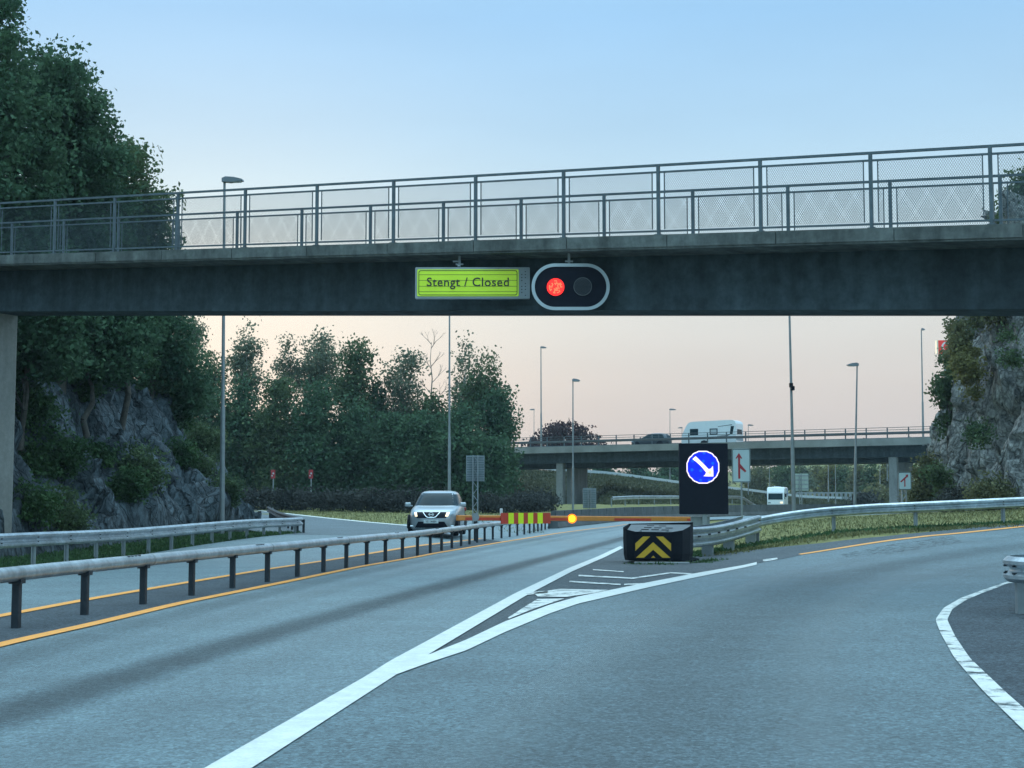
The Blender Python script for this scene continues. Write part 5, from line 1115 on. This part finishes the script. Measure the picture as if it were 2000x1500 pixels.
# embankment behind the far bridge
def embankment():
    pxs = np.linspace(840, 1790, 110); t = np.linspace(0, 1, 30); D0 = np.interp(pxs, [840, 1000, 1060, 1150, 1190, 1330, 1420, 1470, 1790], [140, 155, 166, 166, 138, 142, 176, 206, 225]); D1 = np.interp(pxs, [840, 1000, 1200, 1450, 1790], [176, 193, 206, 220, 237])
    zt = np.interp(pxs, [840, 985, 1085, 1160, 1330, 1480, 1560, 1790], [6.6, 5.9, 5.5, 5.3, 3.9, 3.1, 2.2, 1.9]); rg = np.random.default_rng(2)
    V = []
    for i, px in enumerate(pxs):
        for j, f in enumerate(t):
            ff = min(1, f / .72); D = D0[i] + (D1[i] - D0[i]) * f; x = (px - 1000) / F * D; z0 = float(gz(x, D0[i])) - .4; s = ff * ff * (3 - 2 * ff) * .5 + ff * .5; V.append((x, D, z0 + (zt[i] - z0) * s + rg.normal() * .06))
    V = np.array(V); n2 = len(t); i = (np.arange(len(pxs) - 1)[:, None] * n2 + np.arange(n2 - 1)[None, :]).ravel(); f = np.stack([i, i + n2, i + n2 + 1, i + 1], 1)
    tag(link_mesh('embankment', np_mesh('embankment', V, f, True), mat('embankment_soil', (.07, .085, .045), .9, var=.4, scale=.5, bump=.6, bscale=8, col2=(.13, .12, .065), fine=.3, fscale=2)), kind='structure')
    # tall grass and weeds
    n = 42000; k = rg.integers(0, len(f), n); q = V[f[k]]; w_ = rg.random((n, 2)); p = (q[:, 0] * (1 - w_[:, :1]) + q[:, 1] * w_[:, :1]) * (1 - w_[:, 1:]) + (q[:, 3] * (1 - w_[:, :1]) + q[:, 2] * w_[:, :1]) * w_[:, 1:]
    p = p + rg.normal(size=p.shape) * np.array([.2, .2, 0]) + np.array([0, 0, .25]); Vq, Fq = leaf_quads(p, .30, rg, .25, -.6)
    tag(link_mesh('tall_grass', np_mesh('tall_grass', Vq, Fq), M_EMB), 'tall dry grass covering the embankment under the far bridge', 'grass', kind='stuff')
    g = MB(); E_ = np.array([V[i * n2 + 21] for i in range(12, 96)]); E_ = np.stack([np.convolve(np.pad(E_[:, k], 6, mode='edge'), np.ones(13) / 13, 'valid') for k in range(3)], 1); edge = [Vector(q) + EZ * .62 for q in E_]; r_ = root('embankment_guardrail', edge[40] - EZ * .75, 'pale guardrail along the top of the grassy embankment', 'guardrail')
    g.sweep([(-.05, -.17), (.05, -.17), (.05, .17), (-.05, .17)], edge, True); g.build('rail', mat('rail_pale', (.52, .56, .57), .5, metal=.2, var=.1), r_)
    for e in edge[::3]: MB().box(e - EZ * .45, (.1, .1, .8)).build('post', M_GALVD, r_)
    return V
embankment()
pts = [W(1195, 940, 119), W(1250, 940, 127), W(1330, 940, 136), W(1440, 940, 149), W(1560, 940, 164), W(1650, 940, 180)]
wrail('distant_guardrail', 'thin far guardrail on the bend beyond the concrete wall', [(p.x, p.y) for p in pts], 4.0, lambda f: .75, 1)
# noise fence with window row
Yf = 226; r_ = root('noise_fence', (W(1630, 940, Yf).x, Yf, float(gz(50, Yf))), 'long low noise fence with a row of openings far right', 'fence')
m = MB(); xa, xb2 = W(1556, 940, Yf).x, W(1712, 940, Yf).x; zt_, zb_ = W(0, 961, Yf).z, float(gz(50, Yf)) - .2; hh = zt_ - zb_
m.box(((xa + xb2) / 2, Yf, zb_ + hh * .24), (xb2 - xa, .3, hh * .48)); m.box(((xa + xb2) / 2, Yf, zt_ - hh * .04), (xb2 - xa, .3, hh * .08)); m.box(((xa + xb2) / 2, Yf - .005, zb_ + hh * .69), (xb2 - xa, .31, hh * .06))
for x in np.linspace(xa, xb2, 19): m.box((x, Yf - .01, zb_ + hh * .72), (.35, .33, hh * .48))
m.build('panel', mat('fence_grey', (.26, .28, .28), .7, var=.2, scale=1), r_)
# trees beyond the far bridge
FARS = [('dark green trees under far bridge beside left pier', 1175, 898, 945, 40, 232, 'dome', M_LEAF), ('dark bushy tree under far bridge left of LED sign', 1250, 895, 950, 48, 236, 'dome', M_LEAF), ('dark tree just left of the LED sign under bridge', 1310, 900, 958, 34, 232, 'dome', M_LEAF),
 ('mixed tree right of the tall merge sign', 1482, 912, 960, 28, 262, 'oval', M_LEAFO), ('dark round tree above the motorhome', 1530, 905, 962, 24, 256, 'oval', M_LEAF2), ('sparse tall tree behind the leaning pole', 1562, 893, 962, 22, 270, 'tall', M_LEAFB), ('yellowish tree right of the pale sign back', 1600, 905, 968, 26, 275, 'oval', M_LEAFO), ('autumn tinted tree behind the pinkish pole', 1622, 900, 972, 24, 248, 'oval', M_LEAFY), ('green tree right of the pinkish pole', 1650, 892, 978, 26, 246, 'tall', M_LEAF2), ('yellow tree behind the short armed lamp', 1676, 890, 978, 24, 240, 'tall', M_LEAFO), ('dark green tree left of right pier', 1702, 890, 982, 24, 236, 'tall', M_LEAF2), ('golden birch touching the right pier', 1728, 890, 985, 22, 232, 'tall', M_LEAFY), ('low bush at the foot of the right pier', 1708, 955, 992, 30, 200, 'dome', M_LEAFO), ('purplish bush at the wall end', 1690, 968, 992, 24, 190, 'dome', M_LEAFH)]
for i, (lb, px, yt, yb_, hw, D, sh, m_) in enumerate(FARS):
    t, b = W(px, yt, D), W(px, yb_, D); rg = np.random.default_rng(900 + i); big = sh != 'dome' or hw > 30
    plant('broadleaf_tree' if yb_ - yt > 40 else 'shrub', lb, 'tree' if yb_ - yt > 40 else 'shrub', (t.x, D, float(gz(t.x, D)) - .2), lobes_for(rg, (t.x, D), b.z, t.z, hw * D / F, sh, 6), m_, 950 + i, 130, 14, .6, .26, (.16, .8) if yb_ - yt > 40 else None, 'trees beyond the far bridge')
# far wooded hill
def hill():
    xs = np.linspace(-60, 420, 90); ys = np.linspace(300, 520, 30); X, Y = np.meshgrid(xs, ys); rg = np.random.default_rng(4)
    top = np.interp(X, [-60, 40, 90, 160, 260, 420], [3, 9, 14, 17, 14, 10]); Z = 1 + top * ss(300, 420, Y) + np.sin(X * .07) * 1.0 * ss(320, 400, Y)
    v = np.stack([X.ravel(), Y.ravel(), Z.ravel()], 1); nx = len(xs); i = (np.arange(len(ys) - 1)[:, None] * nx + np.arange(nx - 1)[None, :]).ravel(); f = np.stack([i, i + 1, i + nx + 1, i + nx], 1)
    tag(link_mesh('hill', np_mesh('hill', v, f, True), M_GRASS), kind='structure')
    n = 500; a = rg.uniform(40, 330, n); b = rg.uniform(310, 430, n); c = np.stack([a, b, 1 + np.interp(a, [-60, 40, 90, 160, 260, 420], [3, 9, 14, 17, 14, 10]) * ss(300, 420, b) + 1.2], 1)
    idx = np.repeat(np.arange(n), 34); p = c[idx] + rg.normal(size=(len(idx), 3)) * np.array([1.9, 1.9, 1.5]); V, Fq = leaf_quads(p, .5, rg)
    tag(link_mesh('wood', np_mesh('wood', V, Fq), fol('leaf_far', (.10, .105, .06), (.19, .17, .085))), 'distant hazy wood covering the low hill beyond the bridge', 'wood', kind='stuff')
hill()
# growth around the right cliff
rgR = np.random.default_rng(15)
def cliff_bush(name, label, L, D, m_, seed, n, leaf=.10, per=18, sig=.26, bz_=None, trunk=None):
    lob = pxlobes(L, D, .5, rgR); A = np.array(lob); b = (float(A[:, 0].mean()), D, float((A[:, 2] - A[:, 5]).min()) if bz_ is None else bz_)
    plant(name, label, 'tree' if 'tree' in name else 'shrub', b, lob, m_, seed, n, per, sig, leaf, trunk, 'growth on the right cliff', .3)
cliff_bush('broadleaf_tree', 'leafy tree on cliff edge in front of the red pylon', [(1878, 655, 18), (1868, 690, 15), (1858, 712, 14), (1868, 735, 18), (1848, 757, 20), (1832, 763, 12), (1846, 785, 14), (1848, 820, 12), (1842, 845, 10), (1863, 634, 8), (1822, 766, 6), (1845, 703, 7), (1838, 745, 7)], 73, M_LEAF2, 201, 200, .10, 18, .24, 1.6, (.10, .8))
cliff_bush('broadleaf_tree', 'yellow green birch growing against the cliff', [(1890, 692, 18), (1884, 715, 20), (1897, 735, 18), (1900, 768, 12)], 67.5, M_LEAFY, 202, 130, .09)
cliff_bush('shrub', 'mossy green shrub on the upper cliff left of slabs', [(1875, 665, 18), (1868, 690, 16), (1872, 645, 12)], 68.5, M_LEAFO, 203, 70, .09)
cliff_bush('shrub', 'dark shrub rooted in a cleft mid cliff', [(1912, 850, 16), (1905, 835, 10)], 65, M_LEAF2, 204, 46, .08)
cliff_bush('shrub', 'shrubs along the foot of the cliff beside the small sign', [(1795, 968, 18), (1808, 948, 18), (1800, 922, 14), (1815, 905, 12), (1782, 980, 12), (1830, 965, 14)], 74, M_LEAFO, 205, 190, .085, 22)
cliff_bush('shrub', 'greener shrub at the cliff foot right of the olive one', [(1838, 935, 14), (1850, 968, 14), (1826, 925, 12)], 70, M_LEAF2, 215, 80, .085, 22)
cliff_bush('shrub', 'olive shrub low at the cliff foot by the grass', [(1940, 955, 24), (1918, 965, 20), (1960, 965, 14)], 62.5, M_LEAFO, 206, 90, .08)
cliff_bush('shrub', 'reddish dry shrub at the cliff foot', [(1872, 975, 16), (1850, 978, 12)], 65, M_LEAFH, 207, 50, .08)
cliff_bush('shrub', 'small shrub on the ledge near the right picture edge', [(1968, 655, 12), (1975, 700, 10)], 62, M_LEAF2, 208, 34, .08)
cliff_bush('shrub', 'grassy tuft hanging over the top of the cliff', [(1905, 620, 16), (1935, 612, 18), (1965, 608, 16)], 68, M_LEAFO, 209, 70, .09)
cliff_bush('broadleaf_tree', 'tree above the cliff crossing the right end of the footbridge railing', [(1985, 395, 26), (2010, 360, 34), (1975, 425, 22), (2030, 420, 50), (1998, 440, 30), (2040, 330, 30), (1968, 410, 10)], 66, M_LEAF2, 210, 260, .10, 22, .3, 12.0, (.16, .8))
# weeds and verge grass
def tufts(name, label, fn, n, size, m, seed, asp=.22, zoff=.5):
    rg = np.random.default_rng(seed); P = np.array([fn(rg) for _ in range(n)]); P[:, 2] += size * zoff; V, Fq = leaf_quads(P, size, rg, asp, -.75); tag(link_mesh(name, np_mesh(name, V, Fq), m), label, 'grass', kind='stuff')
def seg_pts(poly, spread):
    Pp = poly_resample(poly, 100)
    def fn(rg):
        i = rg.integers(0, 100); s = rg.random() * rg.random() * spread * (1 if rg.random() < .5 else -1); x, y = Pp[i][0] + rg.normal() * .15, Pp[i][1] + s; return (x, y, float(gz(x, y)) - .03)
    return fn
tufts('verge_weeds', 'green weeds growing along the foot of the right guardrail', seg_pts([(4.6, 40.5), (6.2, 43.5), (7.6, 44.6), (9.2, 44.6), (11.5, 44), (14.5, 43.6), (20, 44)], 1.2), 2600, .10, M_LEAFS, 301, .35)
tufts('gravel_edge_grass', 'thin dry grass between the gravel edge and the right guardrail', seg_pts([(5.2, 41.2), (7.5, 42.9), (9.5, 43.3), (12, 42.9), (16, 42.8), (21, 43.2)], 1.5), 3600, .075, M_DRY, 306, .25)
tufts('verge_grass', 'short grass between the right guardrail and the cliff', lambda rg: (lambda x, y: (x, y, float(gz(x, y)) - .04))(rg.uniform(6, 26), rg.uniform(45, 63)), 9000, .07, M_DRY, 302, .2)
tufts('rock_foot_grass', 'green grass strip below the left guardrail', lambda rg: (lambda y: (lambda x: (x, y, float(gz(x, y)) - .04))(np.interp(y, [18, 30, 45, 58], [-12.1, -11.2, -9.95, -8.4]) - rg.random() ** 1.3 * 2.6))(rg.uniform(22, 59)), 9000, .10, M_LEAFS, 303, .25)
_sx = np.array([[p.x, p.y] for p in sR]); _sx = _sx[np.argsort(_sx[:, 0])]
def _mead(rg):
    x = rg.uniform(-18, 1.5); y0 = float(np.interp(x, _sx[:, 0], _sx[:, 1])) + .8; y = y0 + rg.random() * max(.5, 101 - y0); return (x, y, float(gz(x, y)) - .04)
tufts('meadow_grass', 'mown grass beyond the left slip road', _mead, 6000, .08, M_DRY, 304, .2)
tufts('cushion_weeds', 'weeds sprouting around the crash cushion base', seg_pts([(2.9, 35.2), (3.4, 34.9), (4.6, 36), (5.2, 38)], .5), 260, .07, M_LEAFS, 305, .3)

# haze
hb_ = MB().box((40, 330, 17), (1300, 840, 40)).build('haze', None); hm = bpy.data.materials.new('haze_air'); hm.use_nodes = True; hn = hm.node_tree.nodes; hn.remove(hn['Principled BSDF'])
pv_ = N(hn, 'ShaderNodeVolumePrincipled', Density=.00024); pv_.inputs['Color'].default_value = (.72, .86, .95, 1); hm.node_tree.links.new(pv_.outputs[0], hn['Material Output'].inputs['Volume']); hb_.data.materials.append(hm); tag(hb_, 'thin pale evening haze over the whole road scene', 'haze', kind='stuff')
